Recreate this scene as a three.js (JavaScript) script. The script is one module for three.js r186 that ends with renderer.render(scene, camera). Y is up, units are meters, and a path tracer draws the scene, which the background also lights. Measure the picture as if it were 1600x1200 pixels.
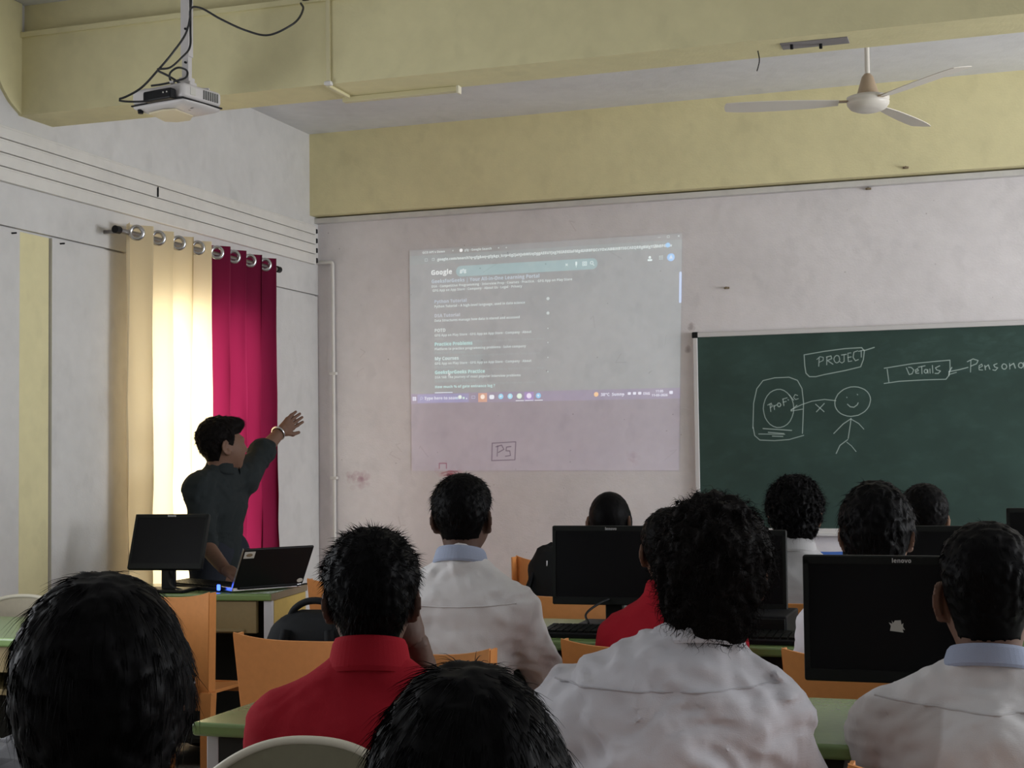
import * as THREE from 'three';
import { RoundedBoxGeometry } from 'three/addons/geometries/RoundedBoxGeometry.js';
import { TextGeometry } from 'three/addons/geometries/TextGeometry.js';
import { FontLoader } from 'three/addons/loaders/FontLoader.js';
import { mergeGeometries } from 'three/addons/utils/BufferGeometryUtils.js';
import { RectAreaLightUniformsLib } from 'three/addons/lights/RectAreaLightUniformsLib.js';
import { createNoise3D, createNoise2D } from 'simplex-noise';

// ---------------------------------------------------------------- camera, sky, daylight, exposure
const scene = new THREE.Scene();
const camera = new THREE.PerspectiveCamera(2 * Math.atan(600 / 2300) * 180 / Math.PI, 4 / 3, 0.05, 100);
camera.position.set(0, 1.32, 0);
camera.rotation.set(THREE.MathUtils.degToRad(2.79), THREE.MathUtils.degToRad(18.56), THREE.MathUtils.degToRad(-0.725), 'YXZ');
const renderer = new THREE.WebGLRenderer();
renderer.toneMapping = THREE.LinearToneMapping;
renderer.toneMappingExposure = 1.0;
renderer.shadowMap.enabled = true;
RectAreaLightUniformsLib.init();
scene.background = new THREE.Color(0.75, 0.85, 1.0);

const ROOM = { xl: -3.982, xr: 4.4, zf: -8.1, zb: 2.6, h: 3.28 };
// daylight entering through the window openings: [wall, centre along the wall, centre height, width, height]
const WINDOWS = [
  { wall: 'left', c: -6.72, y: 1.32, w: 1.06, h: 1.52, light: 7.2, color: [1.0, 0.95, 0.82] },
  { wall: 'left', c: -3.3, y: 1.5, w: 1.5, h: 1.5, light: 5.5, color: [0.93, 0.96, 1.0] },
  { wall: 'left', c: -0.2, y: 1.5, w: 1.5, h: 1.5, light: 2, color: [0.93, 0.96, 1.0] },
  { wall: 'right', c: -6.0, y: 1.7, w: 2.2, h: 1.7, light: 18.5, color: [0.93, 0.96, 1.0] },
  { wall: 'right', c: -3.3, y: 1.6, w: 1.5, h: 1.5, light: 6, color: [0.93, 0.96, 1.0] },
  { wall: 'right', c: -0.4, y: 1.6, w: 1.5, h: 1.5, light: 2, color: [0.93, 0.96, 1.0] },
];
for (const w of WINDOWS) {
  const l = new THREE.RectAreaLight(new THREE.Color().setRGB(...w.color), w.light, w.w, w.h);
  const left = w.wall === 'left';
  l.position.set(left ? ROOM.xl - 0.1 : ROOM.xr + 0.03, w.y, w.c);
  l.lookAt(left ? ROOM.xl + 3 : ROOM.xr - 3, w.y, w.c);
  l.name = 'daylight';
  scene.add(l);
}

// ---------------------------------------------------------------- helpers
let seed = 12345;
const rnd = () => { seed = (seed + 0x6d2b79f5) | 0; let t = Math.imul(seed ^ (seed >>> 15), 1 | seed); t = (t + Math.imul(t ^ (t >>> 7), 61 | t)) ^ t; return ((t ^ (t >>> 14)) >>> 0) / 4294967296; };
const rr = (a, b) => a + (b - a) * rnd();
const noise3 = createNoise3D(rnd), noise2 = createNoise2D(rnd);
const V = (x, y, z) => new THREE.Vector3(x, y, z);
const clamp = THREE.MathUtils.clamp, lerp = THREE.MathUtils.lerp, smooth = THREE.MathUtils.smoothstep;
const taken = {};
function numbered(name) { const n = taken[name] ?? 0; taken[name] = n + 1; return n ? name + '_' + String(n).padStart(3, '0') : name; }
function metreUV(g) {           // uv in metres by the way each face points
  if (g.index) g = g.toNonIndexed();
  const p = g.attributes.position, n = g.attributes.normal, uv = new Float32Array(p.count * 2);
  for (let i = 0; i < p.count; i++) {
    const a = Math.abs(n.getX(i)), b = Math.abs(n.getY(i)), c = Math.abs(n.getZ(i));
    const x = p.getX(i), y = p.getY(i), z = p.getZ(i);
    if (b >= a && b >= c) { uv[2 * i] = x; uv[2 * i + 1] = z; } else if (a >= c) { uv[2 * i] = z; uv[2 * i + 1] = y; } else { uv[2 * i] = x; uv[2 * i + 1] = y; }
  }
  g.setAttribute('uv', new THREE.BufferAttribute(uv, 2));
  return g;
}
const bx = (w, h, d, x = 0, y = 0, z = 0) => metreUV(new THREE.BoxGeometry(w, h, d).translate(x, y, z));
const bb = (x0, x1, y0, y1, z0, z1) => bx(x1 - x0, y1 - y0, z1 - z0, (x0 + x1) / 2, (y0 + y1) / 2, (z0 + z1) / 2);
const rb = (w, h, d, x = 0, y = 0, z = 0, r = 0.006, s = 2) => metreUV(new RoundedBoxGeometry(w, h, d, s, Math.min(r, w / 2.01, h / 2.01, d / 2.01)).translate(x, y, z));
const cy = (r0, r1, h, x = 0, y = 0, z = 0, n = 20) => metreUV(new THREE.CylinderGeometry(r0, r1, h, n).translate(x, y, z));
const tube = (pts, r, n = 40, k = 6) => metreUV(new THREE.TubeGeometry(new THREE.CatmullRomCurve3(pts.map((p) => (p.isVector3 ? p : V(...p)))), n, r, k));
const flat = (g) => { if (g.index) g = g.toNonIndexed(); for (const k of Object.keys(g.attributes)) if (!['position', 'normal', 'uv'].includes(k)) g.deleteAttribute(k); return g; };
const merge = (list) => (list.length === 1 ? list[0] : mergeGeometries(list.map(flat)));
function mesh(name, geo, mat, parent) {
  const m = new THREE.Mesh(Array.isArray(geo) ? merge(geo) : geo, mat);
  m.name = parent ? name : numbered(name); m.castShadow = m.receiveShadow = true;
  (parent ?? scene).add(m);
  return m;
}
function tag(o, label, category, group) { o.userData.label = label; o.userData.category = category; if (group) o.userData.group = group; return o; }
function thing(name, label, category, [x, y, z] = [0, 0, 0], turn = 0, group) {
  const o = new THREE.Group(); o.name = numbered(name); scene.add(o);
  o.position.set(x, y, z); o.rotation.y = turn;
  return tag(o, label, category, group);
}
function copy(src, pos, turn, label) { const c = src.clone(); c.name = numbered(src.name.replace(/_\d{3}$/, '')); c.userData = { ...src.userData, label }; c.position.set(...pos); c.rotation.y = turn; scene.add(c); return c; }
function struct(name, geo, mat, label) { const m = mesh(name, geo, mat); m.userData.kind = 'structure'; if (label) m.userData.label = label; return m; }

// ---------------------------------------------------------------- textures and materials
function fbm(x, y, o = 4) { let s = 0, a = 0.5; for (let i = 0; i < o; i++) { s += a * noise2(x, y); x = x * 2.03 + 17.1; y = y * 2.03 - 9.7; a *= 0.5; } return s; }
function noiseMap(size, span, fn, srgb = true) {       // span in metres; blended at the borders so that it tiles
  const d = new Uint8Array(size * size * 4);
  for (let j = 0; j < size; j++) for (let i = 0; i < size; i++) {
    const u = i / size, v = j / size, X = u * span, Y = v * span;
    const wu = smooth(u, 0.8, 1), wv = smooth(v, 0.8, 1);
    const f = (a, b) => fn(a, b);
    let c = f(X, Y);
    if (wu > 0 || wv > 0) {
      const c1 = f(X - span, Y), c2 = f(X, Y - span), c3 = f(X - span, Y - span);
      c = c.map((q, k) => lerp(lerp(q, c1[k], wu), lerp(c2[k], c3[k], wu), wv));
    }
    for (let k = 0; k < 3; k++) d[(j * size + i) * 4 + k] = clamp(c[k], 0, 1) * 255;
    d[(j * size + i) * 4 + 3] = 255;
  }
  const t = new THREE.DataTexture(d, size, size);
  t.wrapS = t.wrapT = THREE.RepeatWrapping; t.magFilter = THREE.LinearFilter; t.repeat.set(1 / span, 1 / span);
  if (srgb) t.colorSpace = THREE.SRGBColorSpace;
  t.needsUpdate = true;
  return t;
}
const plasterAt = (x, y) => { const n = fbm(x * 1.7, y * 1.7, 5), m = fbm(x * 9 + 40, y * 9, 3), s = smooth(fbm(x * 3.1 + 90, y * 2.2, 4), 0.22, 0.5); return 0.95 + 0.03 * n + 0.018 * m - 0.022 * s; };
const plaster = noiseMap(512, 2.4, (x, y) => { const v = plasterAt(x, y); return [v, v * 0.995, v * 0.985]; });
const plasterBump = noiseMap(512, 1.2, (x, y) => { const v = 0.5 + 0.4 * fbm(x * 5, y * 5, 4) + 0.15 * fbm(x * 60, y * 60, 2); return [v, v, v]; }, false);
const weave = noiseMap(256, 0.06, (x, y) => { const v = 0.5 + 0.2 * Math.sin(x * 2 * Math.PI / 0.0012) * Math.sin(y * 2 * Math.PI / 0.0012) + 0.25 * noise2(x * 400, y * 400); return [v, v, v]; }, false);
const speckle = noiseMap(256, 0.5, (x, y) => { const v = 0.97 + 0.025 * fbm(x * 30, y * 30, 3); return [v, v, v]; });
const rgb = (r, g, b) => new THREE.Color().setRGB(r, g, b);
const dull = (c, roughness = 0.6, specularIntensity = 0.3, more = {}) => new THREE.MeshPhysicalMaterial({ color: rgb(...c), roughness, specularIntensity, ...more });
const std = (c, roughness = 0.8, more = {}) => new THREE.MeshStandardMaterial({ color: rgb(...c), roughness, ...more });
const wallPaint = { map: plaster, bumpMap: plasterBump, bumpScale: 0.002 };
const M = {
  white: std([0.665, 0.655, 0.65], 0.75, wallPaint),
  yellow: std([0.78, 0.715, 0.425], 0.7, wallPaint),
  stripe: std([0.78, 0.715, 0.425], 0.7, wallPaint),
  ceiling: std([0.76, 0.77, 0.80], 0.85, wallPaint),
  floor: std([0.32, 0.29, 0.25], 0.5, { map: speckle }),
  pvc: std([0.74, 0.72, 0.69], 0.5, { map: plaster }),
  beamPvc: std([0.62, 0.56, 0.34], 0.45),
  cement: std([0.24, 0.22, 0.22], 0.9, { map: speckle }),
  dark: dull([0.010, 0.010, 0.011], 0.6),
  black: dull([0.007, 0.007, 0.008], 0.45, 0.4),
  bezel: dull([0.009, 0.010, 0.009], 0.45, 0.3),
  screen: dull([0.004, 0.004, 0.0045], 0.35, 0.25),
  cable: std([0.01, 0.01, 0.011], 0.5),
  green: std([0.19, 0.29, 0.10], 0.22, { map: speckle }),
  cabinet: std([0.27, 0.20, 0.085], 0.55, { map: speckle }),
  cabinetYellow: std([0.55, 0.39, 0.10], 0.55, { map: speckle }),
  edgeBrown: std([0.20, 0.15, 0.09], 0.6),
  panelWhite: std([0.55, 0.55, 0.56], 0.5),
  panelDark: dull([0.03, 0.03, 0.026], 0.6),
  orange: std([0.68, 0.27, 0.075], 0.5, { map: speckle }),
  cream: std([0.60, 0.53, 0.40], 0.45, { map: speckle }),
  olive: std([0.26, 0.24, 0.155], 0.5, { map: speckle }),
  creamRim: std([0.66, 0.61, 0.48], 0.45),
  blueSeat: std([0.05, 0.13, 0.42], 0.3),
  steel: std([0.6, 0.6, 0.62], 0.22, { metalness: 1 }),
  rod: std([0.30, 0.28, 0.27], 0.3, { metalness: 0.9 }),
  fan: std([0.62, 0.58, 0.52], 0.4),
  fanBrown: std([0.36, 0.27, 0.18], 0.45),
  projector: std([0.52, 0.49, 0.475], 0.45),
  projectorStain: std([0.70, 0.62, 0.44], 0.55, { map: plaster }),
  vent: std([0.12, 0.12, 0.11], 0.6),
  logo: std([0.55, 0.55, 0.55], 0.35, { metalness: 0.6 }),
  paper: std([0.50, 0.48, 0.43], 0.8),
  bag: dull([0.010, 0.011, 0.012], 0.75, 0.25, { bumpMap: weave, bumpScale: 0.0006 }),
  bagGrey: std([0.22, 0.22, 0.23], 0.8, { bumpMap: weave, bumpScale: 0.0006 }),
  chalkRail: std([0.56, 0.54, 0.53], 0.5),
  glass: new THREE.MeshPhysicalMaterial({ color: 0xffffff, roughness: 0, transmission: 1, thickness: 0 }),
  frame: std([0.25, 0.24, 0.22], 0.5),
  curtainCream: new THREE.MeshPhysicalMaterial({ color: rgb(0.80, 0.68, 0.46), roughness: 1, transmission: 0.5, thickness: 0, side: THREE.DoubleSide, bumpMap: weave, bumpScale: 0.0005, specularIntensity: 0.2 }),
  curtainMaroon: new THREE.MeshPhysicalMaterial({ color: rgb(0.18, 0.010, 0.045), roughness: 1, transmission: 0.45, thickness: 0, side: THREE.DoubleSide, bumpMap: weave, bumpScale: 0.0008, specularIntensity: 0.2 }),
};
// handwriting, as strokes in metres on the front wall: x, y, x, y ...
const CHALK = [[-1.034,1.847,-0.925,1.863,-0.815,1.873,-0.727,1.876,-0.715,1.856,-0.72,1.812,-0.735,1.773,-0.818,1.755,-0.928,1.737,-0.973,1.727,-1.008,1.728,-1.026,1.748,-1.032,1.788,-1.034,1.847],
  [-0.715,1.859,-0.662,1.875],
  [-0.954,1.828,-0.957,1.783],
  [-0.967,1.82,-0.95,1.835,-0.932,1.83,-0.933,1.813,-0.954,1.805],
  [-0.913,1.831,-0.914,1.79],
  [-0.915,1.831,-0.891,1.837,-0.887,1.822,-0.91,1.812,-0.881,1.792],
  [-0.845,1.818,-0.847,1.808,-0.853,1.801,-0.861,1.798,-0.868,1.801,-0.874,1.809,-0.876,1.819,-0.873,1.829,-0.867,1.836,-0.86,1.839,-0.852,1.836,-0.847,1.828,-0.845,1.818],
  [-0.835,1.84,-0.81,1.843],
  [-0.821,1.841,-0.822,1.804,-0.834,1.796,-0.845,1.804],
  [-0.785,1.85,-0.802,1.848,-0.8,1.803,-0.781,1.806],
  [-0.802,1.825,-0.785,1.828],
  [-0.749,1.86,-0.769,1.852,-0.774,1.825,-0.762,1.807,-0.747,1.812],
  [-0.744,1.857,-0.714,1.862],
  [-0.73,1.859,-0.731,1.825],
  [-0.613,1.761,-0.47,1.781,-0.343,1.79,-0.276,1.794,-0.276,1.742,-0.284,1.712,-0.298,1.693,-0.409,1.693,-0.537,1.689,-0.615,1.68],
  [-0.598,1.756,-0.591,1.687],
  [-0.498,1.76,-0.485,1.724,-0.47,1.728,-0.461,1.748,-0.473,1.761,-0.487,1.762],
  [-0.452,1.739,-0.437,1.743,-0.441,1.754,-0.452,1.747,-0.45,1.73,-0.436,1.73],
  [-0.437,1.762,-0.402,1.768],
  [-0.42,1.764,-0.419,1.727],
  [-0.391,1.739,-0.393,1.733,-0.398,1.729,-0.404,1.731,-0.407,1.736,-0.407,1.743,-0.403,1.748,-0.397,1.749,-0.393,1.745,-0.391,1.739],
  [-0.389,1.748,-0.388,1.728],
  [-0.378,1.75,-0.377,1.728],
  [-0.365,1.769,-0.364,1.728],
  [-0.328,1.766,-0.349,1.755,-0.344,1.744,-0.325,1.738,-0.336,1.726,-0.353,1.727],
  [-0.186,1.752,-0.228,1.743,-0.281,1.733],
  [-0.281,1.733,-0.267,1.755],
  [-0.281,1.718,-0.244,1.728],
  [-0.281,1.733,-0.282,1.712],
  [-0.17,1.788,-0.174,1.728],
  [-0.188,1.783,-0.159,1.797,-0.135,1.787,-0.142,1.771,-0.171,1.759],
  [-0.131,1.749,-0.113,1.757,-0.117,1.768,-0.13,1.759,-0.13,1.738,-0.112,1.737],
  [-0.101,1.761,-0.099,1.737],
  [-0.099,1.752,-0.084,1.762,-0.077,1.74],
  [-0.041,1.768,-0.056,1.761,-0.052,1.75,-0.037,1.746,-0.05,1.733,-0.062,1.736],
  [0.007,1.751,0.005,1.743,-0.002,1.738,-0.009,1.738,-0.015,1.743,-0.018,1.752,-0.015,1.76,-0.009,1.765,-0.001,1.764,0.005,1.759,0.007,1.751],
  [0.021,1.766,0.022,1.737],
  [0.023,1.755,0.041,1.767,0.049,1.741],
  [0.089,1.755,0.086,1.747,0.08,1.742,0.073,1.742,0.067,1.747,0.065,1.755,0.067,1.764,0.073,1.769,0.081,1.768,0.087,1.763,0.089,1.755],
  [0.09,1.769,0.093,1.739],
  [0.113,1.79,0.114,1.743],
  [-1.32,1.454,-1.314,1.591,-1.295,1.67,-1.26,1.713,-1.197,1.727,-1.118,1.728,-1.074,1.71,-1.05,1.664,-1.043,1.585,-1.047,1.506,-1.052,1.421],
  [-1.32,1.46,-1.312,1.414,-1.284,1.389,-1.204,1.384,-1.125,1.389,-1.047,1.41],
  [-1.096,1.558,-1.099,1.533,-1.106,1.51,-1.118,1.489,-1.133,1.473,-1.151,1.461,-1.17,1.456,-1.19,1.456,-1.209,1.462,-1.227,1.475,-1.241,1.492,-1.252,1.512,-1.259,1.536,-1.261,1.561,-1.258,1.586,-1.25,1.61,-1.238,1.63,-1.223,1.647,-1.205,1.658,-1.186,1.663,-1.166,1.663,-1.147,1.656,-1.13,1.644,-1.115,1.627,-1.104,1.606,-1.098,1.583,-1.096,1.558],
  [-1.225,1.583,-1.221,1.543],
  [-1.236,1.58,-1.217,1.589,-1.212,1.572,-1.223,1.564],
  [-1.204,1.577,-1.201,1.554],
  [-1.203,1.571,-1.189,1.579],
  [-1.166,1.579,-1.169,1.572,-1.174,1.569,-1.18,1.57,-1.184,1.575,-1.184,1.582,-1.18,1.588,-1.174,1.589,-1.168,1.585,-1.166,1.579],
  [-1.154,1.61,-1.15,1.574],
  [-1.154,1.61,-1.13,1.616],
  [-1.153,1.593,-1.137,1.597],
  [-1.126,1.606,-1.124,1.604],
  [-1.12,1.632,-1.096,1.603],
  [-1.073,1.628,-1.087,1.633,-1.096,1.618,-1.085,1.606,-1.071,1.61],
  [-1.265,1.451,-1.111,1.439],
  [-1.237,1.43,-1.153,1.422],
  [-1.289,1.422,-1.147,1.418],
  [-1.215,1.409,-1.159,1.406],
  [-0.871,1.594,-0.931,1.602,-0.998,1.595,-1.054,1.576,-1.111,1.55],
  [-1.111,1.547,-1.079,1.574],
  [-1.111,1.544,-1.049,1.553],
  [-0.978,1.578,-0.935,1.537],
  [-0.932,1.58,-0.974,1.536],
  [-0.69,1.61,-0.688,1.594,-0.691,1.578,-0.697,1.562,-0.707,1.547,-0.72,1.533,-0.736,1.523,-0.754,1.514,-0.774,1.51,-0.793,1.508,-0.813,1.51,-0.831,1.516,-0.846,1.524,-0.859,1.536,-0.869,1.549,-0.875,1.564,-0.877,1.581,-0.874,1.598,-0.868,1.614,-0.858,1.629,-0.844,1.642,-0.828,1.653,-0.81,1.661,-0.79,1.666,-0.771,1.667,-0.751,1.665,-0.734,1.659,-0.718,1.651,-0.705,1.639,-0.696,1.626,-0.69,1.61],
  [-0.813,1.612,-0.811,1.609],
  [-0.757,1.625,-0.755,1.623],
  [-0.809,1.574,-0.795,1.559,-0.776,1.556,-0.758,1.569,-0.753,1.58],
  [-0.793,1.497,-0.797,1.467,-0.81,1.389],
  [-0.793,1.495,-0.835,1.468,-0.885,1.418],
  [-0.791,1.492,-0.753,1.47,-0.727,1.438],
  [-0.813,1.384,-0.854,1.354,-0.875,1.31],
  [-0.818,1.37,-0.794,1.35,-0.771,1.319]];
const PEN = [[-2.845,1.394,-2.7,1.401,-2.707,1.297,-2.85,1.293,-2.845,1.394],[-2.812,1.378,-2.815,1.318],[-2.821,1.374,-2.787,1.382,-2.774,1.358,-2.808,1.34],[-2.731,1.373,-2.758,1.371,-2.761,1.349,-2.737,1.348,-2.734,1.322,-2.764,1.318]];
const RED_PEN = [[-3.177,1.251,-3.177,1.28,-3.132,1.282,-3.132,1.251],[-3.164,1.222,-3.116,1.235,-3.063,1.232],[-3.15,1.209,-3.102,1.219,-3.061,1.211]];
// ---------------------------------------------------------------- the room
const { xl, xr, zf, zb, h: CH } = ROOM, TH = 0.22;
struct('floor', bb(xl - TH, xr + TH, -0.15, 0, zf - TH, zb + TH), M.floor, 'grey stone floor of the classroom');
struct('ceiling', bb(xl - TH, xr + TH, CH, CH + 0.18, zf - TH, zb + TH), M.ceiling, 'bluish white plaster ceiling slab');
function wallZ(name, x0, x1, openings, mat, label) {      // a wall along z with window openings
  const g = [];
  let z = zf - TH;
  for (const o of [...openings].sort((a, b) => a.c - b.c)) {
    const a = o.c - o.w / 2, b = o.c + o.w / 2;
    g.push(bb(x0, x1, 0, CH, z, a), bb(x0, x1, 0, o.y - o.h / 2, a, b), bb(x0, x1, o.y + o.h / 2, CH, a, b));
    z = b;
  }
  g.push(bb(x0, x1, 0, CH, z, zb + TH));
  return struct(name, g, mat, label);
}
const wallLeft = wallZ('wall_left', xl - TH, xl, WINDOWS.filter((w) => w.wall === 'left'), M.white, 'dirty white plaster side wall with the curtained window');
wallZ('wall_right', xr, xr + TH, WINDOWS.filter((w) => w.wall === 'right'), M.white, 'white plaster side wall with daylight windows');
struct('wall_back', bb(xl, xr, 0, CH, zb, zb + TH), M.white, 'white plaster back wall');

// front wall: one painted surface with its stains and pen marks
function drawStrokes(c, strokes, X, Y, color, width, wobble = 0) {
  c.strokeStyle = color; c.lineCap = c.lineJoin = 'round';
  for (const s of strokes) {
    c.lineWidth = width * rr(0.8, 1.2);
    c.beginPath();
    for (let i = 0; i < s.length; i += 2) { const x = X(s[i]) + rr(-wobble, wobble), y = Y(s[i + 1]) + rr(-wobble, wobble); i ? c.lineTo(x, y) : c.moveTo(x, y); }
    c.stroke();
  }
}
function wallCanvas(x0, x1, y0, y1, px) {
  const cv = document.createElement('canvas'); cv.width = Math.round((x1 - x0) * px); cv.height = Math.round((y1 - y0) * px);
  const c = cv.getContext('2d'), im = c.createImageData(cv.width, cv.height);
  for (let j = 0; j < cv.height; j++) for (let i = 0; i < cv.width; i++) {
    const x = x0 + i / px, y = y1 - j / px, v = plasterAt(x + 7, y + 3) * 255, k = (j * cv.width + i) * 4;
    im.data[k] = v; im.data[k + 1] = v * 0.99; im.data[k + 2] = v * 0.98; im.data[k + 3] = 255;
  }
  c.putImageData(im, 0, 0);
  const X = (x) => (x - x0) * px, Y = (y) => (y1 - y) * px;
  const blot = (x, y, rx, ry, col, n = 26) => { for (let i = 0; i < n; i++) { c.fillStyle = col; c.beginPath(); c.ellipse(X(x + rr(-rx, rx) * rnd()), Y(y + rr(-ry, ry) * rnd()), rr(3, 9), rr(3, 9), 0, 0, 7); c.fill(); } };
  blot(-3.69, 1.19, 0.10, 0.06, 'rgba(150,95,110,0.05)', 60);
  blot(-3.11, 1.215, 0.09, 0.03, 'rgba(190,90,105,0.05)', 50);
  blot(-2.0, 1.30, 0.06, 0.05, 'rgba(140,115,115,0.02)', 20);
  for (let i = 0; i < 110; i++) { c.fillStyle = `rgba(70,55,50,${rr(0.1, 0.4)})`; c.beginPath(); c.arc(X(rr(-3.9, 0.6)), Y(rr(0.7, 2.75)), rr(0.4, 1.5), 0, 7); c.fill(); }
  for (let i = 0; i < 14; i++) { const x = rr(-3.9, -1.6), y = rr(0.8, 2.7); drawStrokes(c, [[x, y, x + rr(-0.04, 0.04), y + rr(-0.05, 0.02), x + rr(-0.06, 0.06), y - 0.05]], X, Y, `rgba(120,105,100,${rr(0.05, 0.12)})`, 2); }
  for (const [x, y] of [[-1.66, 2.03], [-1.68, 1.9]]) blot(x, y, 0.012, 0.03, 'rgba(60,50,48,0.05)', 8);
  drawStrokes(c, PEN, X, Y, 'rgba(105,90,96,0.6)', 2.0, 0.3);
  drawStrokes(c, RED_PEN, X, Y, 'rgba(190,105,115,0.6)', 2.6, 0.3);
  const t = new THREE.CanvasTexture(cv); t.colorSpace = THREE.SRGBColorSpace; t.magFilter = THREE.LinearFilter;
  t.repeat.set(1 / (x1 - x0), 1 / (y1 - y0)); t.offset.set(-x0 / (x1 - x0), -y0 / (y1 - y0));
  t.wrapS = t.wrapT = THREE.MirroredRepeatWrapping;
  return t;
}
const frontMap = wallCanvas(-4.0, 1.0, 0.3, 2.8, 380);
const frontWhite = std([0.77, 0.745, 0.765], 0.7, { map: frontMap, bumpMap: plasterBump, bumpScale: 0.002 });
const wallFront = struct('wall_front', bb(xl - TH, xr + TH, 0, CH, zf - TH, zf), frontWhite, 'stained off-white front wall with pen marks');
for (const [x, y] of [[-0.47, 2.815], [-0.674, 2.735], [-1.453, 2.235]]) mesh('nail', [cy(0.006, 0.006, 0.03, 0, 0, 0, 8).rotateX(Math.PI / 2).translate(x, y, y > 2.75 ? zf + 0.12 : zf + 0.012), rb(0.03, 0.012, 0.008, x, y, y > 2.75 ? zf + 0.114 : zf + 0.006, 0.003)], M.edgeBrown, wallFront);
// beam over the front wall with its cornice
const frontBeam = struct('trim_1', bb(xl, xr, 2.785, CH, zf, zf + 0.11), M.yellow, 'pale yellow beam along the top of the front wall');
mesh('ledge', [bb(xl, xr, 2.745, 2.775, zf, zf + 0.05)], M.white, frontBeam);
// the deep cross beam
const crossBeam = struct('trim_2', [bb(xl, xr, 2.795, 3.135, -5.46, -5.225), bb(xl, xr, 3.135, CH, -5.46, -5.262)], M.yellow, 'deep pale yellow beam across the ceiling');
mesh('cornice', [bb(xl, xr, 3.128, 3.15, -5.25, -5.212)], M.yellow, crossBeam);
mesh('haunch', (() => { const s = new THREE.Shape(); s.moveTo(0, 0); s.bezierCurveTo(0.03, 0.02, 0.07, 0.03, 0.10, 0.065); s.bezierCurveTo(0.17, 0.12, 0.22, 0.26, 0.24, 0.48); s.lineTo(0, 0.48); s.closePath(); const g = new THREE.ExtrudeGeometry(s, { depth: 0.015, bevelEnabled: false }); g.rotateY(-Math.PI / 2); return metreUV(g.translate(xl + 0.039, 2.797, -5.226)); })(), M.yellow, crossBeam);
const patch = mesh('cement_patch', rb(0.24, 0.004, 0.085, -0.62, 2.794, -5.33, 0.002), M.cement, crossBeam); patch.userData.label = 'bare grey cement patch';
for (const [x, z] of [[-0.7, -5.31], [-0.6, -5.34]]) mesh('bolt', cy(0.006, 0.006, 0.02, x, 2.785, z, 8), M.dark, crossBeam);
mesh('hook', tube([[-0.83, 2.797, -5.36], [-0.825, 2.76, -5.36], [-0.83, 2.735, -5.36], [-0.835, 2.72, -5.36]], 0.0022, 12, 5), M.dark, crossBeam);

// left wall: panels below the ledge, yellow strip between them
for (const [z0, z1] of [[-6.05, -5.462], [-5.238, -4.15]]) mesh('panel', bb(xl - 0.01, xl + 0.022, 0.1, 2.302, z0, z1), M.white, wallLeft);
mesh('panel', bb(xl - 0.01, xl + 0.022, 0.1, 2.302, zf + 0.005, -7.56), M.white, wallLeft);
mesh('yellow_strip', bb(xl - 0.01, xl + 0.008, 0.1, 2.302, -5.458, -5.242), M.stripe, wallLeft).userData.label = 'pale yellow painted strip between panels';
for (const [y, z] of [[2.285, -5.185], [2.285, -5.52]]) mesh('nail', cy(0.004, 0.004, 0.03, 0, 0, 0, 6).rotateZ(Math.PI / 2).translate(xl + 0.03, y, z), M.dark, wallLeft);
mesh('upper_plaster', bb(xl - 0.01, xl + 0.024, 2.312, CH, zf, zb), M.white, wallLeft);
// cable trunking rails under the ceiling
[[2.699, 0.054], [2.641, 0.056], [2.582, 0.056], [2.521, 0.06]].forEach(([y, hh], i) => {
  const t = struct('trim_' + (i + 3), rb(0.024, hh, 12, xl + 0.034, y, zf + 6.06 + 0.01, 0.004), M.pvc, 'long white cable trunking rail on the side wall');
  mesh('end_clip', rb(0.024, hh * 0.5, 0.02, xl + 0.036, y - 0.004, zf + 0.06, 0.003), M.dark, t);
  mesh('cover_lip', [bb(xl + 0.03, xl + 0.048, y + hh / 2 - 0.010, y + hh / 2 - 0.005, zf + 0.08, zf + 12)], M.pvc, t);
});
mesh('cable_tie', rb(0.012, 0.05, 0.006, xl + 0.048, 2.64, -6.27, 0.002), M.dark, wallLeft);
// bent conduit in the corner of the front wall
const cond = struct('trim_7', [tube([[xl, 2.508, zf + 0.02], [-3.90, 2.508, zf + 0.02], [-3.862, 2.506, zf + 0.02], [-3.853, 2.498, zf + 0.02], [-3.852, 2.46, zf + 0.02]], 0.011, 20, 8), tube([[-3.852, 2.47, zf + 0.02], [-3.85, 1.4, zf + 0.02], [-3.852, 0.05, zf + 0.02]], 0.011, 16, 8)], M.pvc, 'thin white conduit bent down beside the corner');
for (const y of [1.83, 1.2, 0.6]) mesh('saddle_clip', rb(0.045, 0.018, 0.03, -3.852, y, zf + 0.018, 0.004), M.pvc, cond);
// conduit and trunking on the cross beam
const cond2 = struct('trim_8', [rb(0.018, 0.33, 0.012, -2.50, 2.965, -5.219, 0.003), rb(0.016, 0.012, 0.19, -2.505, 2.789, -5.32, 0.003)], M.beamPvc, 'narrow painted conduit down the cross beam');
mesh('elbow', rb(0.03, 0.016, 0.024, -2.5, 2.796, -5.218, 0.004), M.pvc, cond2);
const trk = struct('trim_9', rb(0.50, 0.022, 0.03, -2.29, 2.784, -5.445, 0.003), M.beamPvc, 'short trunking under the far edge of the beam');
mesh('end_cap', rb(0.012, 0.034, 0.034, -2.037, 2.782, -5.445, 0.003), M.creamRim, trk);

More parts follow.
